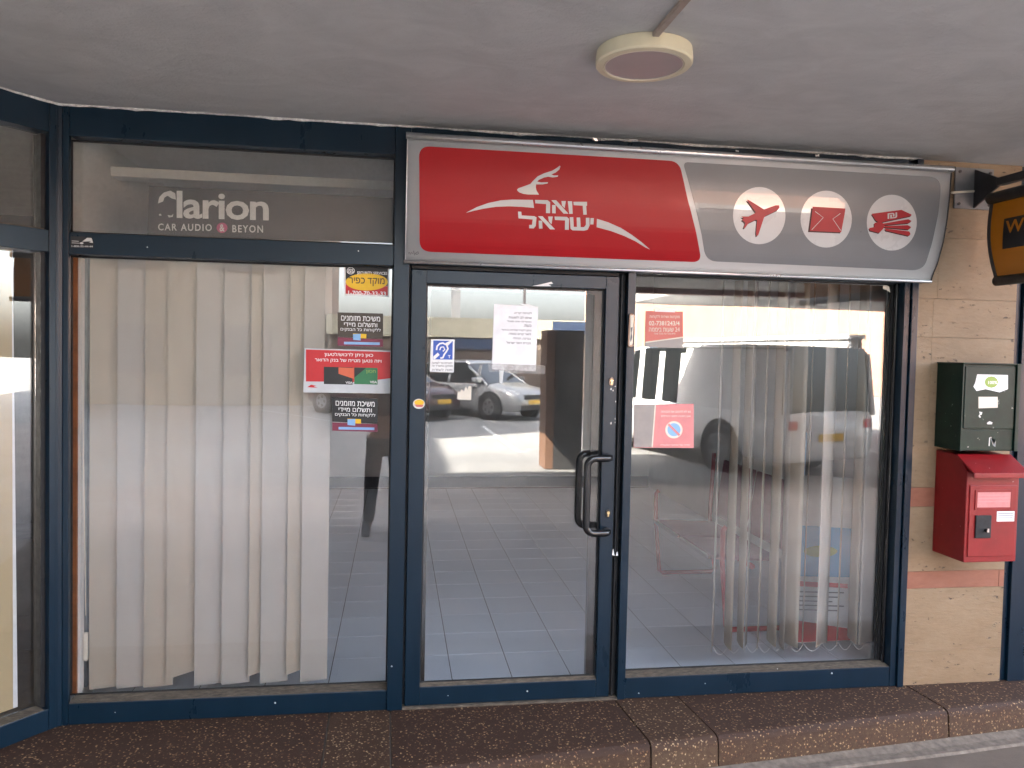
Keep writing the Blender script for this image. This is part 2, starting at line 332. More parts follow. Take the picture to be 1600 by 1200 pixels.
HEB = lambda s: s[::-1]
from mathutils.geometry import interpolate_bezier, tessellate_polygon
def hebrew_mesh(s, bold):
    """Hebrew glyphs whose strokes are overlapping outlines: fill every outline by itself, holes cut out"""
    cu = bpy.data.curves.new('t', 'FONT'); cu.body = s
    o = bpy.data.objects.new('t', cu); col.objects.link(o)
    c2 = o.to_curve(bpy.context.evaluated_depsgraph_get()); loops = []
    for sp_ in c2.splines:
        bp = sp_.bezier_points; out = []
        for i in range(len(bp)):
            a, b = bp[i], bp[(i + 1) % len(bp)]
            st = (a.handle_right - a.co).length < 1e-5 and (b.handle_left - b.co).length < 1e-5
            ln = abs((a.handle_right - a.co).normalized().dot((b.co - a.co).normalized())) > .9999 and abs((b.co - b.handle_left).normalized().dot((b.co - a.co).normalized())) > .9999 if not st else True
            out += [a.co.copy()] if ln else interpolate_bezier(a.co, a.handle_right, b.handle_left, b.co, 4)[:-1]
        q = [Vector((p.x, p.y)) for i, p in enumerate(out) if (p - out[i - 1]).length > 1e-5]
        if len(q) < 3: continue
        ar = sum(q[i - 1].x * q[i].y - q[i].x * q[i - 1].y for i in range(len(q))) / 2
        sg_ = 1 if ar > 0 else -1; off_ = []
        for i, p in enumerate(q):
            d1 = (p - q[i - 1]).normalized(); d2 = (q[(i + 1) % len(q)] - p).normalized(); t_ = (d1 + d2)
            t_ = t_.normalized() if t_.length > .1 else d1
            off_.append(Vector((p.x + sg_ * t_.y * bold, p.y - sg_ * t_.x * bold)))      # outlines run clockwise: left is outside
        loops.append((sg_, off_))
    o.to_curve_clear(); bpy.data.objects.remove(o)
    def inside(p, lp):
        r = False
        for i in range(len(lp)):
            a, b = lp[i - 1], lp[i]
            if (a.y > p.y) != (b.y > p.y) and p.x < (b.x - a.x) * (p.y - a.y) / (b.y - a.y) + a.x: r = not r
        return r
    holes = [l for l in loops if any(m_[0] != l[0] and inside(l[1][0], m_[1]) for m_ in loops)]; outs = [l for l in loops if l not in holes]; V, F, lift = [], [], []
    for k, (g, lp) in enumerate(outs):
        grp = [lp] + [h for g2, h in holes if g2 != g and inside(h[0], lp)]
        b0 = len(V); fl_ = [p for g_ in grp for p in g_]
        for t_ in tessellate_polygon([[Vector((p.x, p.y, 0)) for p in g_] for g_ in grp]): F.append(tuple(b0 + i for i in t_))
        V += [(p.x, p.y, 0) for p in fl_]; lift += [k % 2] * len(fl_)
    me = bpy.data.meshes.new('t'); me.from_pydata(V, [], F); me.update(); me['lift'] = lift; return me
def text_mesh(s, bold=0.0, spacing=1.0):
    if any(1424 < ord(c_) < 1535 for c_ in s): return hebrew_mesh(s, min(bold, .012))
    cu = bpy.data.curves.new('t', 'FONT'); cu.body = s; cu.offset = min(bold, .011 if any(ord(c_) > 1400 for c_ in s) else .02); cu.resolution_u = 3; cu.space_character = spacing
    o = bpy.data.objects.new('t', cu); col.objects.link(o)
    dg = bpy.context.evaluated_depsgraph_get(); me = bpy.data.meshes.new_from_object(o.evaluated_get(dg))
    bpy.data.objects.remove(o); me.materials.clear(); return me
def text_in(s, x0, x1, z0, z1, put, mat, parent, bold=.015, spacing=1.0, name='lettering', shear=0, skip=None):
    """flat printed lettering filling the rectangle; put(x,z)->3D point on the surface"""
    me = text_mesh(s, bold, spacing)
    xs = [v.co.x for v in me.vertices]; ys = [v.co.y for v in me.vertices]
    if not xs: return None
    ax, bx, ay, by = min(xs), max(xs), min(ys), max(ys)
    for v in me.vertices:
        fx = (v.co.x - ax) / (bx - ax); fy = (v.co.y - ay) / (by - ay)
        v.co = put(x0 + fx * (x1 - x0) + shear * fy, z0 + fy * (z1 - z0))
    if 'lift' in me:
        for v, k_ in zip(me.vertices, me['lift']): v.co.y -= .00008 * k_
        del me['lift']
    me.name = name
    return link(name, me, mat, parent)
def poly_on(polys, put, mat, parent, name, cuts=(), thick=None):
    """filled polygons in (x,z), cut at given z so they follow a curved face, then put on the surface"""
    bm = bmesh.new()
    for pl in polys:
        vs = [bm.verts.new((x, 0, z)) for x, z in pl]; bm.faces.new(vs)
    bm.normal_update(); bmesh.ops.triangulate(bm, faces=bm.faces[:], ngon_method='EAR_CLIP')
    for z in cuts:
        bmesh.ops.bisect_plane(bm, geom=bm.verts[:] + bm.edges[:] + bm.faces[:], plane_co=(0, 0, z), plane_no=(0, 0, 1))
    for v in bm.verts: v.co = put(v.co.x, v.co.z)
    for f in bm.faces:
        if f.normal.length == 0: f.normal_update()
    bm.normal_update()
    for f in bm.faces:
        if f.normal.y > 0: f.normal_flip()
    me = bpy.data.meshes.new(name); bm.to_mesh(me); bm.free(); return link(name, me, mat, parent)
def ell(cx, cz, rx, rz, n=32): return [(cx + rx * math.cos(2 * math.pi * k / n), cz + rz * math.sin(2 * math.pi * k / n)) for k in range(n)]
def rrect(x0, x1, z0, z1, r, n=5):
    out = []
    for cx, cz, a in ((x1 - r, z1 - r, 0), (x0 + r, z1 - r, 90), (x0 + r, z0 + r, 180), (x1 - r, z0 + r, 270)):
        out += [(cx + r * math.cos(R(a + 90 * k / n)), cz + r * math.sin(R(a + 90 * k / n))) for k in range(n + 1)]
    return out

CEIL = 2.739; XL, XR = -1.457, 2.65
# ------------------------------------------------------------------ setting: ground
mb = MB(); mb.add([(-90, -120, -.156), (90, -120, -.156), (90, 40, -.156), (-90, 40, -.156)], [(0, 1, 2, 3)])
struct(mb.build('ground', 'asphalt'))
mb = MB(); mb.add([(-12, -1.15, -.152), (14, -1.15, -.152), (14, -.1, -.152), (-12, -.1, -.152)], [(0, 1, 2, 3)])
struct(mb.build('walkway_edge', 'walk'))
mb = MB(); mb.add([(-12, -6.6, -.151), (14, -6.6, -.151), (14, -1.1501, -.151), (-12, -1.1501, -.151)], [(0, 1, 2, 3)])
struct(mb.build('walkway', 'walkpale'))
for i, (x, y, a) in enumerate([(0.2, -17.5, 50), (5.6, -17.5, 50), (2.2, -12.5, 88), (6.9, -11.5, 105), (9.6, -10.5, 105), (-2.6, -17, 55)]):
    c, s = math.cos(R(a)), math.sin(R(a)); q = []
    for l, wd in ((-2.4, -.05), (2.4, -.05), (2.4, .05), (-2.4, .05)): q.append((x + c * l - s * wd, y + s * l + c * wd, -.150))
    o = MB().add(q, [(0, 1, 2, 3)]).build('painted_bay_line', 'line'); o['kind'] = 'structure'

# arcade ceiling slabs; unseen gaps between them added to let sky light in
struct(MB().box(-14, 5.0, -1.8, 9, CEIL, CEIL + .35).build('ceiling', 'ceiling'))
struct(MB().box(5.001, 16, .1, 9, CEIL, CEIL + .35).build('ceiling', 'ceiling'))
struct(MB().box(-14, .3, -3.75, -1.801, CEIL, CEIL + .35).build('ceiling', 'ceiling'))
struct(MB().box(.301, 16, -7.7, -5.35, CEIL, CEIL + .35).build('ceiling', 'ceiling'))  # strip widened, unseen, to shade the rear of the van
# slightly recessed edge beam
bm_ = MB().box(.301, 16, -7.92, -7.705, CEIL - .08, CEIL + .5)
struct(bm_.build('canopy_edge_beam', simple('canopy_edge_paint', (.16, .05, .045), .7)))
struct(MB().box(4.7, 16, -11.4, -7.925, CEIL, CEIL + .3).build('canopy_roof', 'ceiling'))
# ragged caulk bead along the top of the frames
mb = MB(); N = 120
for (xa, ya, xb, yb) in ((XL, -.004, 2.64, -.004), (-2.6, -1.34, XL, -.004)):
    ring = []
    nn = N if xb > 0 else 40
    for i in range(nn + 1):
        t = i / nn; x = xa + (xb - xa) * t; y = ya + (yb - ya) * t
        h = .004 + .011 * max(0, noise.noise(Vector((x * 3.1, 2, 0))) + .25) + .006 * noise.noise(Vector((x * 17, 5, 0)))
        h = max(.003, h); ring.append([(x, y - .010, CEIL - .001), (x, y - .004, CEIL - h), (x, y + .004, CEIL - h), (x, y + .004, CEIL - .001)])
    mb.loft(ring)
struct(mb.build('ceiling_caulk_line', 'caulk'))

# ------------------------------------------------------------------ step of washed gravel slabs
yf = lambda x: -.535 + .098 * x
step = thing('shop_step', (0.6, -.3, -.15), 'brown exposed gravel step running along the foot of the shopfront', 'step')
edges = [(-4.2, -1.72, 'agg'), (-1.714, -.288, 'agg'), (-.280, -.008, 'agg2'), (.0, 1.085, 'agg'), (1.093, 1.412, 'agg2'), (1.418, 2.668, 'agg'), (2.677, 4.6, 'agg')]
for a, b, mm_ in edges:
    rings = []; nseg = max(2, int((b - a) / .15))
    for i in range(nseg + 1):
        x = a + (b - a) * i / nseg; y = yf(x); wob = .003 * noise.noise(Vector((x * 4, 0, 0)))
        sk = .09 * (0.5 if x > 1 else .1)
        pr_ = [(0.06, 0), (y + .035, wob), (y + .018, -.004 + wob), (y + .005, -.014 + wob), (y, -.03), (y - .004, -.08), (y - .010, -.156), (0.06, -.156)]
        rings.append([(x + sk * min(1, -yy / .4) * (1 if yy < 0 else 0), yy, zz) for yy, zz in pr_])
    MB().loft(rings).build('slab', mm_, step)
mb = MB(); rings = []
for i in range(33):
    x = -4.2 + 8.8 * i / 32; y = yf(x) + .03; rings.append([(x, .05, -.012), (x, y, -.012), (x, y, -.15), (x, .05, -.15)])
mb.loft(rings).build('mortar_bed', 'mortar', step)
mb = MB(); rings = []
for i in range(41):
    x = -4.2 + 9.5 * i / 40; y = yf(x) - .009; wd = .10 + .015 * noise.noise(Vector((x * 1.3, 3, 0)))
    rings.append([(x, y, -.155), (x, y, -.132), (x, y - wd * .5, -.143), (x, y - wd, -.142), (x, y - wd - .012, -.155)])
struct(mb.loft(rings).build('cement_gutter', 'kerbstrip'))

# ------------------------------------------------------------------ building shell and interior
shell = thing('shop_building', (0.6, 3, 0), 'beige stone faced shop unit around the post office front', 'building')
boxo('partition_wall', (-1.50, -1.446, .10, 8.0, 0, CEIL), 'cream', shell)
boxo('partition_wall', (3.24, 3.30, .12, 8.0, 0, CEIL), 'cream', shell)
boxo('back_wall', (-1.445, 3.239, 5.75, 5.9, 0, CEIL), 'wallgrey', shell)
boxo('inner_ceiling', (-1.445, 3.239, .10, 5.749, 2.700, 2.735), 'white_in', shell)
boxo('ceiling_beam', (-1.444, 3.238, .54, .66, 2.552, 2.600), 'white_in', shell, .003)
boxo('wall_core', (2.652, 3.226, .03, .12, 0, CEIL), 'mortar', shell)
# stone cladding
rows = [(0.0, .179, 'trav', [2.655, 3.226]), (.179, .513, 'trav', [2.655, 3.226]), (.513, .604, 'redstone', [2.655, 3.195, 3.226]), (.604, .945, 'trav', [2.655, 3.226]),
        (.945, 1.046, 'redstone', [2.655, 3.226]), (1.046, 1.83, 'trav', [2.655, 2.745, 3.226]), (1.83, 2.03, 'trav', [2.655, 2.745, 3.226]), (2.03, 2.345, 'trav', [2.655, 2.765, 3.226]),
        (2.345, CEIL - .002, 'trav', [2.655, 3.226])]
for z0, z1, mm_, xs in rows:
    for a, b in zip(xs[:-1], xs[1:]):
        dy = random.uniform(-.0015, .0015)
        o = boxo('stone_slab', (a + .0005, b - .0005, .004 + dy * .4, .029, z0 + .0006, z1 - .0006), mm_, shell, .0006)
boxo('plaster_edge', (2.6505, 2.6545, -.001, .02, 0, 2.2), 'caulk', shell)
# unseen mass above the arcade, height set to keep the sun off
struct_b = thing('upper_sun_block', (0, 4.5, 3.1), 'pale unseen block above the arcade, raised to keep the sun off', 'building')
boxo('wall', (-30, 16, .2, 9, CEIL + .36, 15.5), 'cream', struct_b)
# shop floor
fl = MB().add([(-1.445, .06, .000), (3.239, .06, .000), (3.239, 5.75, .000), (-1.445, 5.75, .000)], [(0, 1, 2, 3)]).build('shop_floor', 'grout'); fl['kind'] = 'structure'
proto = None; k = 0
P_ = .3145; x0 = .313 - 6 * P_
me = MB().box(.0022, P_ - .0022, .0022, P_ + .0003, -.002, .0018).build('tile', 'tile', fl)
tp = me; tp.location = (x0 + P_ * 1, .3 - P_ * 0, 0)
cells = []
for j in range(-1, 17):
    for i in range(0, 16):
        xa = x0 + P_ * i; ya = .302 + .317 * j
        if xa < -1.6 or xa + P_ > 3.5 or ya < .055 and j >= 0 or ya + P_ > 5.75: continue
        if j == -1: continue
        cells.append((xa, ya))
tp.location = (*cells[0], 0)
for xa, ya in [c_ for c_ in cells if c_ != cells[0]]:
    c = tp.copy(); col.objects.link(c); c.location = (xa, ya, 0)
mf = MB().box(0.0022, P_ - .0022, .0022, .225, -.002, .0018).build('tile', 'tile', fl); mf.location = (x0 + P_, .075, 0)
for i in range(2, 15):
    if True:
        c = mf.copy(); col.objects.link(c); c.location = (x0 + P_ * i, .075, 0)

boxo('skirting', (-1.444, 3.238, 5.735, 5.7499, .0065, .14), 'blackm', shell)

# ------------------------------------------------------------------ shopfront
GY = .078                       # glass plane behind the face of the frames
sf = thing('shopfront', (0.6, 0, 0), 'navy blue metal shopfront with tall panes and a glazed door', 'shopfront')
def fr(name, x0, x1, z0, z1, y0=0.0, y1=.10, bev=.0025, mat='navy', parent=None): return boxo(name, (x0, x1, y0, y1, z0, z1), mat, parent or sf, bev)
# corner post: octagonal-ish pieces
fr('corner_post', -1.448, -1.424, 0, CEIL - .003, 0, .028)
MB().prism([(-1.462, -.006, 0), (-1.449, -.001, 0), (-1.449, .06, 0), (-1.475, .06, 0), (-1.478, -.02, 0)], (0, 0, CEIL - .003)).build('corner_bead', 'navy', sf, .002)
fr('post', -.0195, .052, 0, CEIL - .003, -.006)
fr('post', 1.106, 1.146, 0, 2.7, -.004)
fr('post', 2.578, 2.610, 0, 2.70, .0, .12); fr('post', 2.6135, 2.6495, 0, CEIL - .003, -.012, .12)
fr('jamb', 2.565, 2.5775, .09, 2.62, .045, .12, mat='black')
fr('top_rail', -1.4235, -.020, 2.607, CEIL - .003, .004); fr('top_rail', .0525, 2.577, 2.607, CEIL - .003, .004)
fr('transom', -1.4235, -.020, 2.095, 2.190, .002); fr('transom', .0525, 2.577, 2.105, 2.190, .004)
MB().prism([(-1.4232, .004, 2.1905), (-1.4232, GY, 2.203), (-1.4232, GY, 2.1905)], (1.403, 0, 0)).build('ledge', 'dust', sf)
for a, b, z in ((-1.4235, -.020, .096), (1.1465, 2.577, .104)):
    fr('bottom_rail', a, b, 0.001, z, .002)
    MB().prism([(a + .0005, .006, z + .0005), (a + .0005, GY, z + .009), (a + .0005, GY, z + .0005)], (b - a - .001, 0, 0)).build('ledge', 'dust', sf)
def reveal(x0, x1, z0, z1, name='glazing_bead'):
    for (a, b, c, d) in ((x0 - .006, x0 + .006, z0, z1), (x1 - .006, x1 + .006, z0, z1)): pass
# black gaskets around panes
def gasket(x0, x1, z0, z1, y=GY - .006, t=.007, parent=None):
    mb = MB(); mb.box(x0, x0 + t, y, y + .012, z0, z1); mb.box(x1 - t, x1, y, y + .012, z0, z1); mb.box(x0 + t, x1 - t, y, y + .012, z0, z0 + t * .5); mb.box(x0 + t, x1 - t, y, y + .012, z1 - t, z1)
    return mb.build('gasket', 'rubber', parent or sf)
boxo('window_pane', (-1.4455, -.020, GY, GY + .006, 2.2, 2.62), 'glass_up', sf)
boxo('window_pane', (-1.4455, -.020, GY, GY + .006, .1, 2.12), 'glass', sf)
boxo('window_pane', (1.1465, 2.5645, GY, GY + .006, .105, 2.14), 'glass', sf)
gasket(-1.4454, -.0201, .104, 2.0949, parent=sf); gasket(-1.4454, -.0201, 2.199, 2.6069); gasket(1.1466, 2.5644, .112, 2.1049)
boxo('blanking_panel', (.0525, 2.577, GY, GY + .01, 2.19, 2.607), 'blackm', sf)
# --- door
DL, DR = .064, 1.066
def ring(x0, x1, z0, z1, wl, wr_, wb, wt, y0, y1):
    mb = MB(); mb.box(x0, x0 + wl, y0, y1, z0, z1); mb.box(x1 - wr_, x1, y0, y1, z0, z1)
    mb.box(x0 + wl, x1 - wr_, y0, y1, z0, z0 + wb); mb.box(x0 + wl, x1 - wr_, y0, y1, z1 - wt, z1); return mb
door = ring(DL, DR, .012, 2.083, .070, .066, .088, .062, .010, .060).build('door', 'navy', sf, .0025)
fr('door_rebate', .0522, .0635, 0, 2.10, .035, .10, mat='blackm'); fr('door_rebate', 1.0665, 1.1055, 0, 2.10, .040, .10, mat='blackm'); fr('seal_strip', 1.080, 1.088, 0.004, 2.10, .022, .039, mat='rubber')
fr('door_rebate', .0640, 1.066, 2.087, 2.1045, .02, .10, mat='blackm')
boxo('threshold', (.0525, 1.1055, -.004, .10, .0, .009), 'dust', sf)
dgx0, dgx1, dgz0, dgz1 = DL + .070, DR - .066, .100, 2.021
boxo('pane', (dgx0, dgx1, .040, .046, dgz0, dgz1), 'glass_door', door)
o = gasket(dgx0 + .0001, dgx1 - .0001, dgz0 + .01, dgz1 - .0001, y=.036, parent=door)
MB().prism([(dgx0, .012, .1005), (dgx0, .0395, .112), (dgx0, .0395, .1005)], (dgx1 - dgx0, 0, 0)).build('ledge', 'dust', door)
# inner bead black on right of door glass
boxo('glazing_bead', (.955, 1.000, .047, .075, .105, 2.02), 'black', door); boxo('glazing_bead', (.135, .158, .047, .075, .105, 2.02), 'black', door); boxo('glazing_bead', (.159, .954, .047, .075, 1.995, 2.02), 'black', door)
# handles
def handle(y0, s):
    yy = y0 + s * .055; x1, xm = 1.028, .915; zt, zb = 1.205, .842; pts = []
    pts.append((x1, y0, zt)); pts.append((x1, yy - s * .02, zt)); pts.append((x1 - .012, yy - s * .004, zt)); pts.append((x1 - .03, yy, zt))
    for k in range(7): a = R(90 + 15 * k); pts.append((xm + .04 + .04 * math.cos(a), yy, zt - .04 + .04 * math.sin(a)))
    for k in range(7): a = R(180 + 15 * k); pts.append((xm + .04 + .04 * math.cos(a), yy, zb + .04 + .04 * math.sin(a)))
    pts += [(x1 - .03, yy, zb), (x1 - .012, yy - s * .004, zb), (x1, yy - s * .02, zb), (x1, y0, zb)]
    return MB().tube(pts, .018, 16).build('handle', 'black', door, smooth=True)
handle(.009, -1); handle(.061, 1)
for z in (1.573, .926):
    lk = MB(); rr = [(1.037 + .013 * math.cos(R(a)), .0095, z + .021 * math.sin(R(a))) for a in range(0, 360, 20)]
    lo = lk.prism(rr, (0, -.006, 0)).build('lock_plate', 'black', door)
    MB().prism([(1.037 + .007 * math.cos(R(a)), .0030, z + .005 + .007 * math.sin(R(a))) for a in range(0, 360, 30)], (0, -.006, 0)).build('lock_cylinder', 'brass', door)
    boxo('lock_cylinder', (1.034, 1.040, -.002, .0032, z - .013, z + .001), 'brass', door)
# scuff marks
def on_y(y): return lambda x, z: (x, y, z)
def pxz(px, py, y=0.): p = ony(px, py, y); return (p.x, p.z)
def pxpoly(pts, y): return [pxz(a, b, y) for a, b in pts]
poly_on([pxpoly([(957, 868), (959, 858), (961, 869)], -.0), pxpoly([(963, 869), (965, 862), (967, 869)], 0)], on_y(.0085), 'p_white', door, 'paint_chip')
poly_on([pxpoly([(831, 447), (850, 443), (862, 440), (865, 443), (858, 444), (862, 447), (845, 447)], 0)], on_y(.0085), 'p_white', door, 'tape_scrap')

rs_ = random.Random(5)
for k in range(16):
    px, py = 953 + rs_.uniform(0, 12), 600 + rs_.uniform(-8, 66); a_, b_ = rs_.uniform(.5, 1.5), rs_.uniform(.6, 2.4)
    poly_on([pxpoly([(px - a_, py + b_ * .4), (px, py - b_), (px + a_, py - b_ * .2), (px + a_ * .4, py + b_)], 0)], on_y(.0086), 'p_pale' if k % 2 else 'blackm', door, 'paint_chip')
for px, py in ((1102, 1068), (998, 1083), (1142, 1079), (1215, 1045), (180, 1113), (430, 1098), (700, 1087), (824, 1080), (1300, 1052), (612, 1040), (100, 1046), (560, 392), (230, 386)):
    a_ = rs_.uniform(.8, 1.7)
    poly_on([pxpoly([(px - a_, py + a_ * .4), (px - .2, py - a_), (px + a_, py), (px + a_ * .3, py + a_)], 0)], on_y(-.0068 if px in (612,) else .0012 if py < 1079 or px > 640 and px < 960 else -.0005), 'p_pale', sf, 'paint_chip')

# ------------------------------------------------------------------ blinds
def slat(x, y, half, ang, z0, z1, mat, parent, curl=0.0, cut=0.0, tws=.05, bowk=.006, flat=False):
    a = R(ang); mb = MB(); rings = []; nz = 10; cx = 5
    for i in range(nz + 1):
        z = z0 + (z1 - z0) * i / nz; r = []
        sway = .0012 * noise.noise(Vector((x * 7, z * 1.2, 1))); tw = a + tws * noise.noise(Vector((x * 9, z * .9, 4)))
        for k in range(cx):
            t = -1 + 2 * k / (cx - 1); bow = bowk * (1 - t * t)
            zz = z + (cut * (t + 1) * .5 if i == 0 else 0)
            r.append((x + sway + math.cos(tw) * t * half - math.sin(tw) * bow, y + math.sin(tw) * t * half + math.cos(tw) * bow, zz))
        rings.append(r)
    mb.loft(rings, False, False)
    o = mb.build('slat', mat, parent, smooth=not flat)
    s = o.modifiers.new('t', 'SOLIDIFY'); s.thickness = .0009; return o
vb = thing('vertical_blind', (-.85, .17, 2.1), 'closed cream vertical blind behind the left window pane', 'blind')
boxo('headrail', (-1.40, -.06, .16, .20, 2.10, 2.15), 'alu', vb, .002)
e = [-1.396, -1.276, -1.155, -1.055, -.927, -.803, -.68, -.624, -.504, -.437, -.304]
for i in range(10):
    # each slat starts at its visible left edge and tucks behind the next one
    l = e[i]; wd = .127
    sp_ = e[i + 1] - l
    ang = 10 + random.uniform(-1.5, 1.5) if sp_ > .09 else 17
    slat(l + wd / 2 * math.cos(R(ang)), .160 + wd / 2 * math.sin(R(ang)) - .012 * (i / 9) + (0 if sp_ > .09 else .002), wd / 2, ang, .088 + (.035 if i in (3, 6, 8) else 0), 2.11, 'slat' if i in (0, 2, 3, 6, 8) else 'slat2', vb, cut=(.03 if i in (3, 6, 8) else 0), tws=.006, bowk=-.0006, flat=True)
MB().tube([(-1.415, .13, 2.09), (-1.412, .13, 1.3), (-1.40, .13, .45)], .0022, 6).build('bead_chain', 'p_cream', vb)
boxo('chain_weight', (-1.408, -1.390, .123, .137, .24, .37), 'p_cream', vb, .002)
boxo('end_rail', (-1.432, -1.408, .16, .19, .10, 2.1), 'alug', vb)
wj = thing('wooden_jamb_board', (-1.44, .1, .1), 'orange brown timber strip beside the left blind', 'board')
boxo('board', (-1.4445, -1.4235, .087, .13, .10, 2.09), 'wood', wj); boxo('edge_trim', (-1.4230, -1.4115, .1, .14, .10, 2.09), 'cream', wj)

vr = thing('vertical_blind', (2.1, .22, 2.1), 'half open cream vertical blind behind the right window pane', 'blind')
boxo('headrail', (1.55, 2.56, .20, .24, 2.11, 2.15), 'alu', vr, .002)
sl = [(1.705, 62), (1.79, 84), (1.86, 80), (1.895, 58), (1.965, 60), (2.04, 84), (2.10, 74), (2.145, 105), (2.225, 58), (2.335, 32), (2.43, 55), (2.515, 78), (2.60, 20)]
for i, (x, a) in enumerate(sl):
    slat(x, .24, .0635, a, .135 + .01 * (i % 3), 2.115, 'slat' if i % 3 else 'slat2', vr)
ch = []
for i in range(len(sl) - 1):
    xa, xb = sl[i][0], sl[i + 1][0]
    for k in range(6): t = k / 6; ch.append((xa + (xb - xa) * t, .235, .150 - .045 * math.sin(math.pi * t) * min(1, (xb - xa) / .08)))
MB().tube(ch, .0012, 5).build('bottom_chain', 'p_white', vr)

# ------------------------------------------------------------------ upper left: lettering film
ad = thing('window_film_advert', (-.6, GY + .01, 2.3), 'dark film with peeling white lettering on the upper left pane', 'window film')
fy = GY + .009
q = pxpoly([(233, 290), (614, 309), (614, 380), (230, 368)], fy)
poly_on([q], on_y(fy), 'darkpanel', ad, 'film')
def rect_px(x0, y0, x1, y1, y): 
    a = pxz(x0, y1, y); b = pxz(x1, y0, y); return a[0], b[0], a[1], b[1]
def skewput(px0, py0, px1, py1, slope, y):
    """map unit text rectangle to pixel rectangle whose lines run with the slope, then onto plane y"""
    def put(u, v):
        px = px0 + u * (px1 - px0); py = py1 + (py0 - py1) * v + slope * (px - px0)
        p = ony(px, py, y); return (p.x, y, p.z)
    return put
ly = GY - .0012
text_in('larion', 0, 1, 0, 1, skewput(276, 298, 420, 341, .028, fy - .0015), 'p_vinyl', ad, .028, .93)
# what is left of the peeled letter
cpoly = [(247, 318), (249, 308), (256, 301), (266, 298), (274, 302), (275, 312), (268, 310), (262, 306), (257, 309), (255, 315)]
for pl in (cpoly, [(248, 335), (251, 334), (253, 337), (249, 337)], [(262, 336), (268, 337), (271, 334), (270, 339), (264, 340)]): poly_on([pxpoly(pl, fy)], on_y(fy - .0015), 'p_vinyl', ad, 'letter_fragment')
text_in('CAR AUDIO', 0, 1, 0, 1, skewput(247, 349, 331, 360, .014, fy - .0015), 'p_vinyl', ad, .03, 1.25)
text_in('BEYON', 0, 1, 0, 1, skewput(363, 351.5, 411, 363, .014, fy - .0015), 'p_vinyl', ad, .03, 1.25)
poly_on([pxpoly([(347 + 8.5 * math.cos(k / 3), 356 + 8.0 * math.sin(k / 3)) for k in range(19)], fy)], on_y(fy - .0012), 'p_pink', ad, 'dot')
text_in('&', 0, 1, 0, 1, skewput(343, 350.5, 351, 361.5, .014, fy - .0018), 'p_vinyl', ad, .03)

# ------------------------------------------------------------------ stickers
def sticker(name, label, cat, quad, y, mat, th=.0008):
    p = ony(sum(a for a, b in quad) / 4, sum(b for a, b in quad) / 4, y)
    t = thing(name, (p.x, y, p.z), label, cat)
    pts = [(x, y, z) for x, z in pxpoly(quad, y)]
    MB().prism(pts, (0, th, 0)).build('sheet', mat, t); return t
def prt(t, polys, y, mat, name='print'): return poly_on([pxpoly(pl, y) for pl in polys], on_y(y), mat, t, name)
def txt(t, s, x0, y0, x1, y1, slope, y, mat, bold=.02, sp=1.0): return text_in(s, 0, 1, 0, 1, skewput(x0, y0, x1, y1, slope, y), mat, t, bold, sp)
def E_(cx, cy, rx, ry, n=32): return [(cx + rx * math.cos(2 * math.pi * k / n), cy + ry * math.sin(2 * math.pi * k / n)) for k in range(n)]
yo = GY - .0012      # outer side of the glass
t = sticker('security_sticker', 'small black, yellow and red alarm company sticker at the top of the left window', 'sticker', [(537, 414), (608, 416), (608, 464), (538, 461)], yo, 'p_white')
prt(t, [[(540, 417), (606, 419), (606, 447), (540, 444)]], yo - .0006, 'p_black'); prt(t, [[(540, 444.2), (606, 447.2), (606, 462), (540, 459)]], yo - .0006, 'p_red')
prt(t, [E_(573, 440.5, 33, 13.5)], yo - .0010, 'p_yellow', 'oval'); txt(t, HEB('מוקד כפיר'), 545, 433, 601, 446, .03, yo - .0014, 'p_black', .02)
prt(t, [[*E_(548, 423, 6.3, 5.5)]], yo - .0010, 'p_white', 'badge'); prt(t, [[*E_(548, 423, 5.4, 4.6)]], yo - .0012, 'p_black', 'badge'); txt(t, 'ISS', 543.5, 420, 552.5, 426, .02, yo - .0014, 'p_white', .03)
txt(t, 'SECURITY SERVICES', 558, 424, 605, 428.6, .02, yo - .0010, 'p_white', .04); txt(t, '1-700-70-33-33', 544, 454, 603, 460.5, .03, yo - .0010, 'p_white', .04)
def bank_sign(name, label, x, y, tilt, bmat):
    yy = yo
    t = sticker(name, label, 'sign', [(x, y), (x + 71, y + 2), (x + 71, y + 41), (x, y + 38)], yy, bmat)
    for i, s in enumerate(('משיכת מזומנים', 'ותשלום מיידי', 'ללקוחות כל הבנקים')):
        w_ = (61, 52, 63)[i]; cx = x + 36; txt(t, HEB(s), cx - w_ / 2, y + 5 + i * 9.2, cx + w_ / 2, y + 12.6 + i * 9.2 - (1.2 if i == 2 else 0), .03, yy - .0012, 'p_white', .025)
    prt(t, [[(x + 24, y + 33), (x + 45, y + 34), (x + 45, y + 41), (x + 24, y + 40)]], yy - .0010, 'p_yellow')
    prt(t, [[(x + 24, y + 34), (x + 36, y + 33.5), (x + 36, y + 44), (x + 24, y + 43)]], yy - .0012, 'p_skyblue')
    prt(t, [[(x, y + 39), (x + 71, y + 42), (x + 71, y + 54), (x, y + 52)]], yy + .0003, 'p_maroon', 'lower_strip')
    prt(t, [[(x + 10, y + 46), (x + 66, y + 47), (x + 66, y + 51), (x + 10, y + 50)]], yy - .0002, 'p_skyblue')
    return t
bank_sign('cash_sign', 'brown cash withdrawal notice above the red card advert', 527.5, 488, 0, 'p_brown')
bank_sign('cash_sign', 'black cash withdrawal notice below the red card advert', 519, 621, 0, 'p_black')
t = sticker('card_advert', 'red and white prepaid card advert on the left window pane', 'sign', [(476, 544), (611, 548), (613, 615), (474, 613)], yo, 'p_lgrey')
prt(t, [[(478, 546), (610, 550), (610, 591), (560, 597), (478, 596)]], yo - .0006, 'p_red')
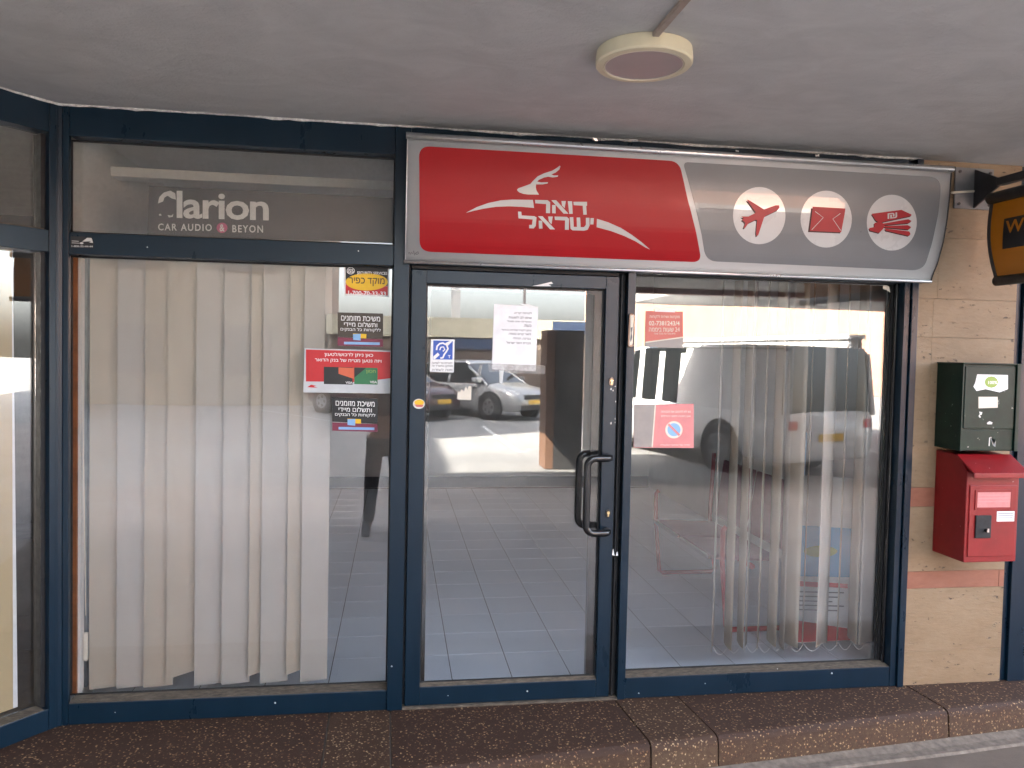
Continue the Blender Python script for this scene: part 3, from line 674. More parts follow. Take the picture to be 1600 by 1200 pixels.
txt(t, HEB('כאן ניתן לרכוש/לטעון'), 507, 550.5, 583, 557.5, .02, yo - .001, 'p_white', .025); txt(t, HEB('ויזה נטען מט״ח של בנק הדואר'), 492, 559, 596, 566, .022, yo - .001, 'p_white', .025)
prt(t, [[(506, 573), (551, 574), (551, 601), (506, 600)]], yo - .001, 'p_black', 'card'); prt(t, [[(529, 574), (553, 575), (553, 592), (529, 584)]], yo - .0014, 'p_orange', 'card_print')
prt(t, [[(553.5, 574), (590, 575), (590, 601), (553.5, 600)]], yo - .001, 'p_green', 'card'); prt(t, [[(553.6, 574.2), (572, 575), (553.6, 590)]], yo - .0014, 'p_black', 'card_print')
txt(t, 'VISA', 540, 596, 550.5, 599.6, .02, yo - .0016, 'p_white', .02); txt(t, 'VISA', 578, 595, 589, 598.8, .02, yo - .0016, 'p_white', .02); txt(t, HEB('חסון'), 572, 578, 587, 584, .02, yo - .0016, 'p_lime', .03)
prt(t, [[(480, 605), (486, 601), (495, 603), (490, 604), (497, 606)]], yo - .001, 'p_red', 'emblem')
# door notices
dy = .0385
t = sticker('hearing_loop_sticker', 'small blue and white ear symbol sticker on the door glass', 'sticker', [(673.5, 530), (710.5, 530.5), (709, 582), (671.5, 581)], dy, 'p_white')
prt(t, [[(677, 532), (707.5, 532.6), (707, 562), (676.5, 561.5)]], dy - .0006, 'p_blue')
def stroke(pts, wd):
    L, Rr = [], []
    for i, p in enumerate(pts):
        a = pts[max(0, i - 1)]; b = pts[min(len(pts) - 1, i + 1)]; dx, dy_ = b[0] - a[0], b[1] - a[1]; l = math.hypot(dx, dy_) or 1
        L.append((p[0] - dy_ / l * wd, p[1] + dx / l * wd)); Rr.append((p[0] + dy_ / l * wd, p[1] - dx / l * wd))
    return L + Rr[::-1]
ear = [(682 + 0, 547), (683, 541), (687, 537), (692, 536), (698, 539), (700, 545), (697, 550), (694, 554), (692, 559), (688, 559.5)]
prt(t, [stroke(ear, 1.3)], dy - .001, 'p_white', 'ear'); prt(t, [stroke([(687, 547), (689, 542.5), (693, 542), (695, 546), (692, 549)], .9)], dy - .001, 'p_white', 'ear')
prt(t, [[(677, 557), (684, 551), (687, 554.5), (679.5, 561.3), (677, 561)]], dy - .001, 'p_white', 'band'); prt(t, [[(696, 536), (703, 532.6), (707.4, 532.8), (699, 541)]], dy - .001, 'p_white', 'band'); txt(t, 'T', 700, 555, 704, 559.5, 0, dy - .001, 'p_white', .02)
for i in range(3): txt(t, HEB(('למערכת עזר לשמיעה', 'מותקן במשרד זה', 'פנה לעזרה')[i]), 675, 565 + 5.3 * i, 707, 568.6 + 5.3 * i, .01, dy - .0008, 'p_ink', .015)
t = sticker('paper_notice', 'white printed paper notice taped to the door glass', 'notice', [(772, 475), (841, 479), (837, 580), (768.5, 577)], dy, 'p_paper')
lines = ['לקוחות יקרים,', 'שימו לב לשעות', 'סניף זה אינו פעיל', 'כעת.', 'ניתן לקבל שירות בסניף', 'דואר קרוב בצמה.', 'בברכה, הנהלה', 'חברת דואר ישראל']
ws = [28, 36, 38, 12, 46, 36, 28, 38]
for i, s in enumerate(lines): txt(t, HEB(s), 831 - ws[i] - i * .25, 487 + i * 6.6 + (30 - ws[i]) * .0, 831 - i * .25, 490.8 + i * 6.6, .03, dy - .001, 'p_ink', .012)
t = sticker('clear_tape_strip', 'strip of clear tape under the paper notice on the door', 'tape', [(762, 568), (852, 571), (851, 585), (764, 581)], dy + .0009 - .002, 'tape')
t = sticker('tape_tab', 'short piece of grey tape hanging above the paper notice', 'tape', [(818, 448), (822, 448.3), (821.6, 476), (818, 475.6)], dy, 'p_dullgrey')
t = sticker('tape_tab', 'torn white tape on the top edge of the paper notice', 'tape', [(811, 474.2), (826, 475.5), (842, 480.5), (830, 482)], dy - .0018, 'p_white')
t = sticker('tape_tab', 'pale tape tail hanging below the paper notice', 'tape', [(780, 578.5), (787, 579), (785, 600), (780.5, 598)], dy - .0018, 'p_pale')
p = ony(726, 614, dy); t = thing('torn_paper_scrap', (p.x, dy, p.z), 'torn square scrap of white paper on the door glass', 'paper')
poly_on([pxpoly([(715.5, 611), (719, 613), (721, 608), (725, 612), (728, 604), (731, 609), (732, 603), (736.5, 603.5), (736, 625), (714.5, 624)], dy)], on_y(dy), 'p_cream', t, 'scrap')
p = ony(655, 630, .009); t = thing('oval_sticker', (p.x, .008, p.z), 'tiny yellow and red oval sticker on the left stile of the door', 'sticker')
poly_on([pxpoly(E_(654.5, 631, 9.3, 7.8), .008)], on_y(.0090), 'p_pale', t, 'sheet'); poly_on([pxpoly(E_(655, 629, 7.5, 4.6), .008)], on_y(.0084), 'p_yellow', t, 'print'); poly_on([pxpoly([(647.5, 632), (662, 632.5), (660, 636), (651, 636)], .008)], on_y(.0080), 'p_dullred', t, 'print')
# sticker on transom
p = ony(128, 378, 0); t = thing('phone_sticker', (p.x, 0, p.z), 'small black worn phone number sticker on the transom by the corner post', 'sticker')
poly_on([pxpoly([(111, 369), (143, 370), (146.5, 380), (146, 388), (109, 386.5)], 0)], on_y(.0008), 'p_black', t, 'sheet')
text_in('1-800-32-44-44', 0, 1, 0, 1, skewput(112, 383, 145, 386, .02, 0.0002), 'p_pale', t, .03); poly_on([pxpoly([(136, 371.5), (143, 372), (145.5, 379.5), (139, 378.8), (142, 377), (128, 377.6), (133, 374)], 0)], on_y(.0003), 'p_pale', t, 'print')
poly_on([pxpoly([(112, 376), (123, 376.6), (123, 377.4), (112, 376.8)], 0), pxpoly([(112, 379), (124, 379.6), (124, 380.4), (112, 379.8)], 0), pxpoly(E_(127.5, 380, 3, 1.6, 12), 0)], on_y(.0003), 'p_pale', t, 'print')
# right window notices, reflection haze over the glass painted into their colours
yi = yo
t = sticker('phone_notice', 'red telephone hours notice with painted reflection haze in the right window', 'notice', [(1009, 486), (1067, 487), (1067.5, 544), (1008, 542)], yi, 'p_dullred')
prt(t, [[(1008, 536), (1067.5, 528), (1067.5, 544), (1008, 542)]], yi - .0008, 'p_dullgrey'); prt(t, [[(1008.5, 534), (1067.3, 526), (1067.3, 528), (1008.5, 536)]], yi - .0008, 'p_cream')
txt(t, HEB('מוקדנות ושירות ללקוחות'), 1015, 492, 1062, 498, .01, yi - .001, 'p_cream', .02); txt(t, '02-7381243/4', 1014, 501.5, 1062, 508.5, .005, yi - .001, 'p_cream', .03)
txt(t, '24 '[:0] + HEB('שעות ביממה') + ' 24', 1014, 511, 1062, 518, .005, yi - .001, 'p_cream', .03); txt(t, HEB('חייגו בכל עת ובכל שעה'), 1022, 519.5, 1055, 522.5, .005, yi - .001, 'p_cream', .015)
t = sticker('tape_tab', 'white tape holding the top of the haze-tinted red phone notice', 'tape', [(1023, 483), (1055, 484), (1055, 488), (1023, 487)], yi - .0016, 'p_white')
t = sticker('parking_notice', 'pink square notice, reflection haze in its colour, with round crossed symbol in the right window', 'notice', [(991, 632), (1084, 631), (1084, 700), (990, 699.5)], yi, 'p_dullpink')
prt(t, [[(990.5, 632.5), (1023, 632.5), (1018, 698.7), (990.5, 698.7)]], yi - .0006, 'p_dullgrey'); prt(t, [[(1023, 632.5), (1025, 632.5), (1020, 698.7), (1018, 698.7)]], yi - .0008, 'p_cream')
prt(t, [E_(1053, 671.5, 13.5, 13.5)], yi - .0008, 'p_cream', 'symbol_ring'); prt(t, [E_(1053, 671.5, 10.3, 10.3)], yi - .0012, 'p_skyblue', 'symbol_disc'); prt(t, [[(1043, 664), (1045.5, 661.5), (1063, 679), (1060.5, 681.5)]], yi - .0016, 'p_dullpink', 'symbol_bar')
txt(t, HEB('נא לא לחסום את הכניסה'), 1033, 641, 1079, 645, .0, yi - .001, 'p_cream', .015); txt(t, HEB('אין חניה לפני הדלת'), 1033, 648.5, 1079, 652.5, .0, yi - .001, 'p_cream', .015); txt(t, HEB('תודה על שיתוף הפעולה'), 1032, 694, 1078, 697, .0, yi - .001, 'p_cream', .015)
# mezuzah on the post between door and window
p = ony(987, 517, -.005); t = thing('mezuzah', (p.x, -.004, p.z), 'small black mezuzah case with aged cream front on the post right of the door', 'mezuzah')
mz = MB().prism([(a, -.0045, b) for a, b in pxpoly([(982.5, 492), (985, 489.5), (988, 489.5), (991.5, 492), (988.5, 541), (986, 543), (981.5, 542), (980, 538)], -.01)], (0, -.012, 0)).build('case', 'black', t, .002)
MB().prism([(a, -.0170, b) for a, b in pxpoly([(985, 493), (990.5, 492), (988.5, 538), (983, 540)], -.018)], (0, -.003, 0)).build('front_strip', 'p_cream', t, .001)
poly_on([pxpoly([(985.6, 512), (988.5, 511), (987, 520), (988, 527), (985.5, 535), (984.6, 530), (986, 522)], -.021)], on_y(-.0205), 'p_ink', t, 'stain')

# ------------------------------------------------------------------ furniture inside the right window
chm = simple('chair_fabric', (.17, .015, .04), .8); chr_ = simple('chair_red_tube', (.40, .015, .02), .35)
def P3(px, py, y): q = ony(px, py, y); return (q.x, q.y, q.z)
c = thing('waiting_bench', (2.2, 1.35, 0), 'two seat waiting bench with red tube frame and dark red seats behind the right window', 'bench')
for y0, y1 in ((.84, 1.32), (1.36, 1.85)):
    MB().prism([(1.945, y0, .445), (2.40, y0, .425), (2.40, y1, .425), (1.945, y1, .445)], (0, 0, .03)).build('seat', chm, c, .01)
    boxo('edge_strip', (1.925, 1.944, y0, y1, .448, .472), 'chrome', c, .003)
    MB().prism([(2.41, y0, .50), (2.47, y0, .92), (2.47, y1, .92), (2.41, y1, .50)], (.025, 0, 0)).build('backrest', chm, c, .008)
for yy in (.80, 2.0):
    MB().tube([(2.02, yy, .66), (2.0, yy, .64), (2.0, yy, .46), (2.04, yy, .04), (2.07, yy, .02), (2.46, yy, .02), (2.49, yy, .04), (2.44, yy, .46), (2.46, yy, .95)], .016, 10).build('side_frame', chr_, c, smooth=True)
MB().tube([(2.2, .80, .41), (2.2, 2.0, .41)], .018, 10).build('beam', chr_, c, smooth=True)
st = thing('display_board', (2.35, .42, 0), 'blue and white standing display board behind the right blind', 'display board')
def q4(a, b, c_, d, y, th, nm, mt): return MB().prism([(u, y, v) for u, v in pxpoly([a, b, c_, d], y)], (0, th, 0)).build(nm, mt, st)
q4((1236, 742), (1340, 748), (1334, 1000), (1232, 1006), .46, .02, 'board', 'p_pale')
q4((1240, 820), (1334, 826), (1331, 902), (1237, 900), .459, -.002, 'blue_panel', 'p_sky')
q4((1233, 967), (1330, 983), (1329, 1000), (1232, 1004), .459, -.002, 'red_foot', 'p_red')
q4((1242, 676), (1262, 676), (1258, 742), (1238, 742), .46, .01, 'top_tab', 'p_skyblue')
poly_on([pxpoly(E_(1283, 862, 26, 9), .45)], on_y(.4560), 'p_lime', st, 'print'); poly_on([pxpoly([(1240, 908), (1290, 911), (1290, 919), (1240, 916)], .45), pxpoly([(1296, 911), (1326, 913), (1326, 920), (1296, 918)], .45)], on_y(.4585), 'p_red', st, 'print')
poly_on([pxpoly([(1241, 924 + 7 * k), (1320 - 9 * (k % 3), 926 + 7 * k), (1320 - 9 * (k % 3), 928 + 7 * k), (1241, 926 + 7 * k)], .45) for k in range(5)], on_y(.4585), 'p_ink', st, 'print')

# ------------------------------------------------------------------ the post office sign
SGN = thing('post_office_sign', (1.35, -.1, 2.4), 'long red and silver curved post office sign above door and right window', 'sign')
prof = [(2.112, -.024), (2.132, -.031), (2.201, -.069), (2.298, -.103), (2.406, -.124), (2.515, -.135), (2.60, -.139), (2.654, -.142)]
def sy(z):
    if z <= prof[0][0]: return prof[0][1]
    for (a, ya), (b, yb) in zip(prof[:-1], prof[1:]):
        if z <= b: return ya + (yb - ya) * (z - a) / (b - a)
    return prof[-1][1]
def smooth_sy(z): return (sy(z - .02) + 2 * sy(z) + sy(z + .02)) / 4
def s_px(px, py):
    z = 2.4
    for _ in range(8): p = ony(px, py, smooth_sy(z)); z = p.z
    return (p.x, p.z)
SX0, SX1 = .034, 2.70
zs = [2.118 + (2.650 - 2.118) * i / 26 for i in range(27)]
rings = [[(x, smooth_sy(z), z) for z in zs] + [(x, -.006, zs[-1]), (x, -.006, zs[0])] for x in (SX0, SX1)]
MB().loft(rings).build('face', 's_silver', SGN, smooth=False)
for f in SGN.children[0].data.polygons: f.use_smooth = abs(f.normal.x) < .5 and f.normal.y < -.3
off = lambda d: (lambda x, z: (x, smooth_sy(z) - d, z))
CUT = [2.13 + .02 * i for i in range(27)]
def c2(u, v): return (620 + u * .55, 180 + v * .55)
def sp(pts): return [s_px(*p) for p in pts]
def rnd(pts, r=3, n=4):
    """round off corners of a polygon in picture pixels by r"""
    out = []
    for i, p in enumerate(pts):
        a, b = pts[i - 1], pts[(i + 1) % len(pts)]
        rr = p[2] if len(p) > 2 else r
        va = Vector((a[0] - p[0], a[1] - p[1])); vb_ = Vector((b[0] - p[0], b[1] - p[1])); pv = Vector(p[:2])
        s, e_ = pv + va.normalized() * rr, pv + vb_.normalized() * rr
        for k in range(n + 1):
            t = k / n; q = s * (1 - t) ** 2 + pv * 2 * t * (1 - t) + e_ * t * t; out.append((q.x, q.y))
    return out
red = rnd([(654.7, 228, 18), (1061, 252, 16), (1074, 310, 4), (1097, 410, 16), (655.5, 393, 18)], n=7)
grey = rnd([(1067, 253, 9), (1471, 277, 20), (1466, 335, 10), (1444, 423, 20), (1104, 408, 16)], n=7)
poly_on([sp(red)], off(.0012), 's_red', SGN, 'red_panel', CUT); poly_on([sp(grey)], off(.0012), 's_grey', SGN, 'grey_panel', CUT)
z8 = lambda pts: sp([(700 + u / 4, 240 + v / 4) for u, v in pts])
antler = [(432, 225), (440, 217), (475, 205), (515, 190), (530, 172), (560, 143), (600, 124), (650, 108), (680, 90), (698, 76), (702, 80), (695, 100), (672, 119), (645, 131), (662, 137), (688, 137), (685, 145), (655, 150), (625, 145), (600, 150), (568, 164), (556, 175), (580, 181), (625, 180), (622, 187), (590, 193), (550, 193), (548, 210), (552, 230), (568, 257), (500, 256), (470, 252), (445, 243), (433, 232)]
swl = [(113, 370), (180, 335), (250, 310), (330, 293), (400, 288), (530, 290), (537, 340), (460, 333), (380, 330), (300, 333), (220, 345), (160, 358)]
swr = [(930, 408), (1000, 430), (1080, 465), (1150, 510), (1210, 555), (1262, 600), (1230, 585), (1170, 548), (1100, 515), (1020, 485), (928, 460)]
poly_on([z8(antler)], off(.0024), 's_silver', SGN, 'deer_emblem', CUT)
poly_on([z8(swl)], off(.0024), 's_silver', SGN, 'swoosh', CUT); poly_on([z8(swr)], off(.0024), 's_silver', SGN, 'swoosh', CUT)
L1 = [[(783, 302), (868, 302), (868, 326), (863, 328), (866, 382), (845, 382), (841, 326), (785, 323)], [(748, 298), (775, 299), (778, 377), (757, 377)],
      [(645, 292), (675, 292), (752, 376), (722, 376)], [(650, 322), (672, 322), (672, 374), (650, 373)], [(708, 297), (736, 297), (728, 342), (712, 326)],
      [(543, 290), (622, 292), (638, 305), (637, 373), (612, 372), (613, 316), (545, 311)]]
L2 = [[(437, 363), (457, 364), (460, 387), (540, 392), (553, 400), (548, 452), (535, 468), (507, 467), (507, 446), (524, 446), (529, 412), (440, 405)],
      [(562, 392), (590, 392), (668, 474), (638, 474)], [(566, 420), (588, 420), (590, 469), (568, 469)], [(625, 394), (654, 394), (646, 442), (630, 425)],
      [(665, 394), (742, 396), (756, 408), (754, 477), (730, 476), (731, 418), (668, 415)],
      [(760, 398), (782, 398), (785, 458), (805, 459), (803, 400), (825, 400), (828, 460), (850, 460), (861, 445), (861, 402), (883, 402), (884, 450), (872, 476), (850, 482), (778, 480), (765, 470)], [(890, 404), (911, 404), (908, 443), (888, 443)]]
for k, pl in enumerate(L1 + L2): poly_on([z8(pl)], off(.0024 + .00005 * (k % 5)), 's_silver', SGN, 'letter', CUT)
zd = lambda pts: sp([(1120 + u * .2125, 270 + v * .2125) for u, v in pts])
for cx, cy, rx, ry in ((1186, 337, 41, 44.6), (1290.6, 342.5, 40, 44.4), (1393, 348, 39, 43.6)):
    poly_on([sp(E_(cx, cy, rx, ry, 48))], off(.0020), 's_white', SGN, 'disc', CUT)
plane = [(222, 198), (240, 205), (345, 270), (430, 240), (455, 240), (458, 258), (445, 275), (355, 318), (345, 330), (302, 460), (290, 466), (287, 440), (295, 350), (285, 345), (232, 370), (205, 408), (195, 405), (207, 372), (200, 360), (182, 346), (197, 337), (178, 322), (230, 322), (275, 300), (284, 290), (222, 205)]
poly_on([zd([(u - 8, v + 9) for u, v in plane])], off(.0026), 's_dark', SGN, 'plane_shadow', CUT); poly_on([zd(plane)], off(.0032), 's_icon', SGN, 'plane_icon', CUT)
poly_on([zd([(690, 262), (932, 274), (905, 447), (668, 437)])], off(.0026), 's_dark', SGN, 'envelope_shadow', CUT); poly_on([zd([(702, 250), (943, 263), (912, 438), (682, 428)])], off(.0032), 's_icon', SGN, 'envelope_icon', CUT)
for ln in ([(720, 285), (780, 330), (695, 420)], [(905, 300), (850, 340), (908, 425)]): poly_on([zd(stroke(ln, 1.8))], off(.0038), 's_white', SGN, 'envelope_fold', CUT)
notes = [[(1135, 302), (1355, 273), (1430, 308), (1425, 318), (1190, 368), (1165, 350)], [(1215, 375), (1405, 342), (1430, 355), (1405, 371), (1225, 386)], [(1225, 392), (1402, 386), (1427, 400), (1405, 418), (1232, 402)], [(1232, 410), (1412, 432), (1422, 452), (1405, 464), (1240, 426)], [(1155, 370), (1200, 360), (1232, 380), (1222, 410), (1190, 443), (1122, 425), (1117, 407), (1155, 400)]]
for k, pl in enumerate(notes):
    poly_on([zd([(u - 5, v + 7) for u, v in pl])], off(.0024 + .0001 * k), 's_dark', SGN, 'banknote_shadow', CUT); poly_on([zd(pl)], off(.0032 + .00012 * k), 's_icon', SGN, 'banknote_icon', CUT)
def sgput(px0, py0, px1, py1, slope, d):
    def put(u, v):
        px = px0 + u * (px1 - px0); x, z = s_px(px, py1 + (py0 - py1) * v + slope * (px - px0)); return (x, smooth_sy(z) - d, z)
    return put
text_in('₪', 0, 1, 0, 1, sgput(1120 + 1252 * .2125, 270 + 300 * .2125, 1120 + 1322 * .2125, 270 + 340 * .2125, -.12, .0042), 's_white', SGN, .02)
# pen scribble in the corner
for ln in ([(638, 396), (640, 394), (641, 398), (643, 394), (645, 397)], [(646, 392), (648, 399)], [(649, 396), (651, 395), (653, 393), (654, 396), (651, 398), (649, 396)]): poly_on([sp(stroke(ln, .45))], off(.0016), 'p_ink', SGN, 'scribble')
for zt, yt, rt in ((2.655, -.148, .0145), (2.113, -.026, .0085)):
    MB().tube([(SX0 - .008, yt, zt), (SX1 + .004, yt, zt)], rt, 18).build('edge_tube', 'alu', SGN, smooth=True)
for x in (SX0 - .003, SX1 - .0005):
    rings = [[(xx, smooth_sy(z) - .004, z) for z in zs] + [(xx, -.004, zs[-1]), (xx, -.004, zs[0])] for xx in (x, x + .0035)]
    MB().loft(rings).build('end_cap', 'steeldark' if x > 1 else 'alu', SGN)
# crumpled scraps caught between the sign and the ceiling
for i, (px, py, s, lab) in enumerate(((990, 216, .022, 'crumpled scrap of pale tape on top of the sign near its middle'), (935, 218, .03, 'thin loose foil strip on the sign left of the crumpled tape'), (1152, 236, .008, 'tiny white flake stuck above the grey half of the sign'), (1277, 243, .010, 'small bent grey flake above the envelope symbol'))):
    p = ony(px, py, -.02); rs = random.Random(i); mb = MB(); rings = []
    for k in range(5):
        t = k / 4 - .5; h = s * (.5 if i != 1 else .16)
        rings.append([(p.x + t * s * 2, p.y + rs.uniform(-.2, .2) * s, p.z + h * (1 + rs.uniform(-.5, .5))), (p.x + t * s * 2.1, p.y + rs.uniform(-.2, .2) * s, p.z - h * (1 + rs.uniform(-.5, .3)))])
    o = mb.loft(rings, False, False).build('tape_scrap', 'p_white' if i != 1 else 'alu'); so = o.modifiers.new('s', 'SOLIDIFY'); so.thickness = .0008; tag(o, lab, 'tape scrap')
p = ony(1389, 449, .05); o = MB().loft([[(p.x - .02, .07, p.z + .01), (p.x - .022, .068, p.z - .008)], [(p.x - .004, .062, p.z + .013), (p.x - .004, .06, p.z - .014)], [(p.x + .012, .064, p.z + .004), (p.x + .016, .06, p.z - .026)]], False, False).build('tape_scrap', 'p_cream')
so = o.modifiers.new('s', 'SOLIDIFY'); so.thickness = .001; tag(o, 'curled cream tape in the upper right corner of the right window', 'tape scrap')

# ------------------------------------------------------------------ ceiling lamp and conduit
lp = Vector((.815, -1.045, CEIL - .001)); r_l = .172
t = thing('ceiling_lamp', lp, 'round cream ceiling lamp, switched off, on the grey arcade ceiling', 'lamp')
def disc(r0, r1, z0, z1, n=64): return [[(lp.x + r * math.cos(2 * math.pi * k / n), lp.y + r * math.sin(2 * math.pi * k / n), z) for k in range(n)] for r, z in ((r0, z0), (r1, z1))]
prof_l = [(.160, CEIL - .001), (.163, CEIL - .03), (.163, CEIL - .044), (.158, CEIL - .050), (.136, CEIL - .052), (.1315, CEIL - .046)]
ringsl = [[(lp.x + r * math.cos(2 * math.pi * k / 64), lp.y + r * math.sin(2 * math.pi * k / 64), z) for k in range(64)] for r, z in prof_l]
MB().loft(ringsl).build('housing', 'lampcream', t, smooth=True).modifiers.new('e', 'EDGE_SPLIT').split_angle = R(35)
MB().loft(disc(.1312, .1312, CEIL - .0465, CEIL - .0480)).build('diffuser', 'lampdiff', t)
MB().tube([(lp.x + .131 * math.cos(R(a)), lp.y + .131 * math.sin(R(a)), CEIL - .050) for a in range(0, 361, 8)], .0016, 6).build('trim_ring', 'p_cream', t)
a = on(1022, 58, 2, CEIL - .012); b = on(1070, 2, 2, CEIL - .012); dirc = (b - a).normalized()
side = Vector((-dirc.y, dirc.x, 0)) * .011
a2 = a - dirc * .02; b2 = a + dirc * 6
MB().prism([a2 + side + Vector((0, 0, -.006)), a2 - side + Vector((0, 0, -.006)), a2 - side + Vector((0, 0, .0105)), a2 + side + Vector((0, 0, .0105))], b2 - a2).build('cable_conduit', 'conduit', None, .003)
tag(bpy.data.objects['cable_conduit'], 'thin straight cable conduit running along the ceiling to the round lamp', 'conduit')

# ------------------------------------------------------------------ projecting sign at the right
AX, AZ = 2.945, 2.60
t = thing('projecting_sign_bracket', (AX, 0, AZ), 'grey square steel wall plate with gusset and projecting arm right of the sign', 'bracket')
boxo('wall_plate', (2.832, 3.052, -.008, .0015, 2.497, 2.707), 'steelgrey', t, .002)
for x in (2.855, 3.03):
    for z in (2.52, 2.685): MB().prism([(x + .008 * math.cos(R(a)), -.0085, z + .008 * math.sin(R(a))) for a in range(0, 360, 60)], (0, -.006, 0)).build('bolt', 'steeldark', t)
MB().prism([(2.940, -.0085, 2.70), (2.940, -.0085, 2.502), (2.940, -.17, 2.582), (2.940, -.17, 2.62)], (.010, 0, 0)).build('gusset', 'steeldark', t)
boxo('arm', (2.925, 2.965, -1.5, -.171, 2.582, 2.620), 'steeldark', t, .003)
for yy in (-.60, -1.2): boxo('hanger', (2.93, 2.96, yy - .03, yy, 2.49, 2.5815), 'steeldark', t)
o = MB().tube([P3(1487, 301, -.02), (2.93, -.02, 2.586)], .006, 8).build('cable_stub', 'p_cream'); tag(o, 'short pale rod between the sign end and the steel wall plate', 'rod')
t = thing('hanging_sign', (AX, -.7, 2.3), 'amber money transfer sign with black panel hanging from the steel arm', 'sign')
HX = 2.895; yA = on(1549, 318, 0, HX).y; zT = on(1549, 312, 0, HX).z; zB = on(1558, 438, 0, HX).z
print('hang', yA, zT, zB)
H = zT - zB
def hp(s):    # bulged end outline (0 top..1 bottom)
    return yA + .018 * math.sin(math.pi * s * .9) - .055 * s
zsn = [zT - H * i / 14 for i in range(15)]
def face_x(z): s = (zT - z) / H; return HX + .004 - .018 * math.sin(math.pi * s)
for yend in (0,):
    rings = [[(face_x(z), hp((zT - z) / H), z) for z in zsn] + [(2 * AX - face_x(z) , hp((zT - z) / H), z) for z in zsn[::-1]],
             [(face_x(z), -1.35, z) for z in zsn] + [(2 * AX - face_x(z), -1.35, z) for z in zsn[::-1]]]
    MB().loft(rings).build('body', 'wu', t)
for z, r_, y_ in ((zT + .004, .028, 0.006), (zB - .004, .024, -.055)): MB().tube([(AX - .052, yA + y_, z), (AX - .052, -1.38, z)], r_, 14).build('edge_tube', 'steeldark', t, smooth=True)
rings = []
for z in zsn:
    s = (zT - z) / H; y = hp(s); rings.append([(face_x(z) - .004, y - .012, z), (face_x(z) - .004, y + .006, z), (2 * AX - face_x(z) + .004, y + .006, z), (2 * AX - face_x(z) + .004, y - .012, z)])
MB().loft(rings).build('end_rim', 'steeldark', t)
def hput(y, z, d): return (face_x(z) - d, y, z)
def hxy(px, py):
    x = HX
    for _ in range(6): q = on(px, py, 0, x); x = face_x(q.z)
    return q.y, q.z
y1, zt1 = hxy(1569.5, 342); _, zb1 = hxy(1569.5, 389)
mb = MB(); rings = []
for i in range(7):
    z = zt1 + (zb1 - zt1) * i / 6; rings.append([hput(y1, z, .0015), hput(y1 - .75, z, .0015)])
mb.loft(rings, False, False).build('black_panel', 'p_black', t)
ya, za = hxy(1573, 344); yb_, zb_ = hxy(1573, 364)
text_in('WESTERN', 0, 1, 0, 1, lambda u, v: hput(ya - u * .44, zb_ + v * (za - zb_) - .004, .003), 'wu', t, .03)

# ------------------------------------------------------------------ mail boxes
t = thing('green_mailbox', (2.93, -.1, 1.26), 'scratched dark green metal box on the stone wall above the red mailbox', 'mailbox')
gx0, gx1, gz0, gz1, gy = 2.782, 3.10, 1.262, 1.696, -.172
boxo('body', (gx0, gx1, gy, .0035, gz0, gz1), 'green', t, .003)
boxo('side_lip', (gx0 - .004, gx0 + .004, gy - .012, gy - .0005, gz0, gz1 + .002), 'green', t, .001); boxo('side_lip', (gx1 - .022, gx1 - .001, gy - .014, gy - .0005, gz0 - .0, gz1 + .002), 'green', t, .002)
boxo('top_lip', (gx0 - .004, gx1 + .01, gy - .016, .002, gz1 + .0005, gz1 + .006), 'green', t, .001)
boxo('door', (gx0 + .014, gx1 - .026, gy - .007, gy - .0005, 1.375, gz1 - .012), 'green', t, .002)
boxo('lower_panel', (gx0 + .006, gx1 - .026, gy - .004, gy - .0005, gz0 + .006, 1.366), 'green', t, .001)
gp = lambda pts: [pxz(a, b, gy - .008) for a, b in pts]
go = lambda d: on_y(gy - .0075 - d)
poly_on([gp([(1527, 585), (1575, 586), (1575, 608), (1562, 613), (1540, 608), (1526, 611), (1521, 604), (1524, 598)])], go(.0002), 'p_paper', t, 'paper_label'); poly_on([gp(E_(1549, 597, 10.5, 9, 12))], go(.0006), 'p_lime', t, 'round_mark')
text_in('100%', 0, 1, 0, 1, lambda u, v: (pxz(1542 + 14 * u, 600 - 5 * v, gy)[0], gy - .0088, pxz(1542 + 14 * u, 600 - 5 * v, gy)[1]), 'p_white', t, .02)
poly_on([gp([(1529, 620), (1559, 620), (1559, 637), (1529, 638)])], go(.0002), 'p_cream', t, 'paper_label'); poly_on([gp([(1531, 622), (1557, 622), (1557, 635), (1531, 636)])], go(.0006), 'p_pale', t, 'print')
for nn_, pl in enumerate(([(1530, 643), (1535, 644), (1534, 648), (1531, 649), (1533, 652), (1531, 653), (1529, 650), (1531, 647)], [(1542, 661), (1546, 658), (1551, 660), (1550, 663), (1543, 663)])): poly_on([gp(pl)], go(.0002), 'p_pale', t, 'paint_scratch')
for ln in ([(1546, 697), (1547, 684), (1549, 683), (1553, 696), (1555, 698), (1555, 688)],): poly_on([gp(stroke(ln, .8))], go(-.002), 'p_pale', t, 'paint_scratch')

t = thing('red_mailbox', (2.95, -.1, .71), 'bright red metal mailbox with black lock on the stone wall', 'mailbox')
rx0, rx1, rz0, rz1, ry = 2.795, 3.085, .712, 1.165, -.218
body = [(rx0, .0035, rz0), (rx0, ry, rz0), (rx0, ry, rz1 - .0), (rx0, -.16, 1.235), (rx0, .0035, 1.245)]
MB().prism(body, (rx1 - rx0, 0, 0)).build('body', 'redbox', t, .004)
MB().prism([(rx0 - .006, -.15, 1.243), (rx0 - .006, ry - .055, 1.165), (rx0 - .006, ry - .055, 1.142), (rx0 - .006, ry - .047, 1.140), (rx0 - .006, ry - .045, 1.160), (rx0 - .006, -.145, 1.234)], (rx1 - rx0 + .014, 0, 0)).build('hood_flap', 'redbox', t, .002)
boxo('door', (rx0 + .016, rx1 - .014, ry - .006, ry - .0005, rz0 + .03, 1.098), 'redbox', t, .003)
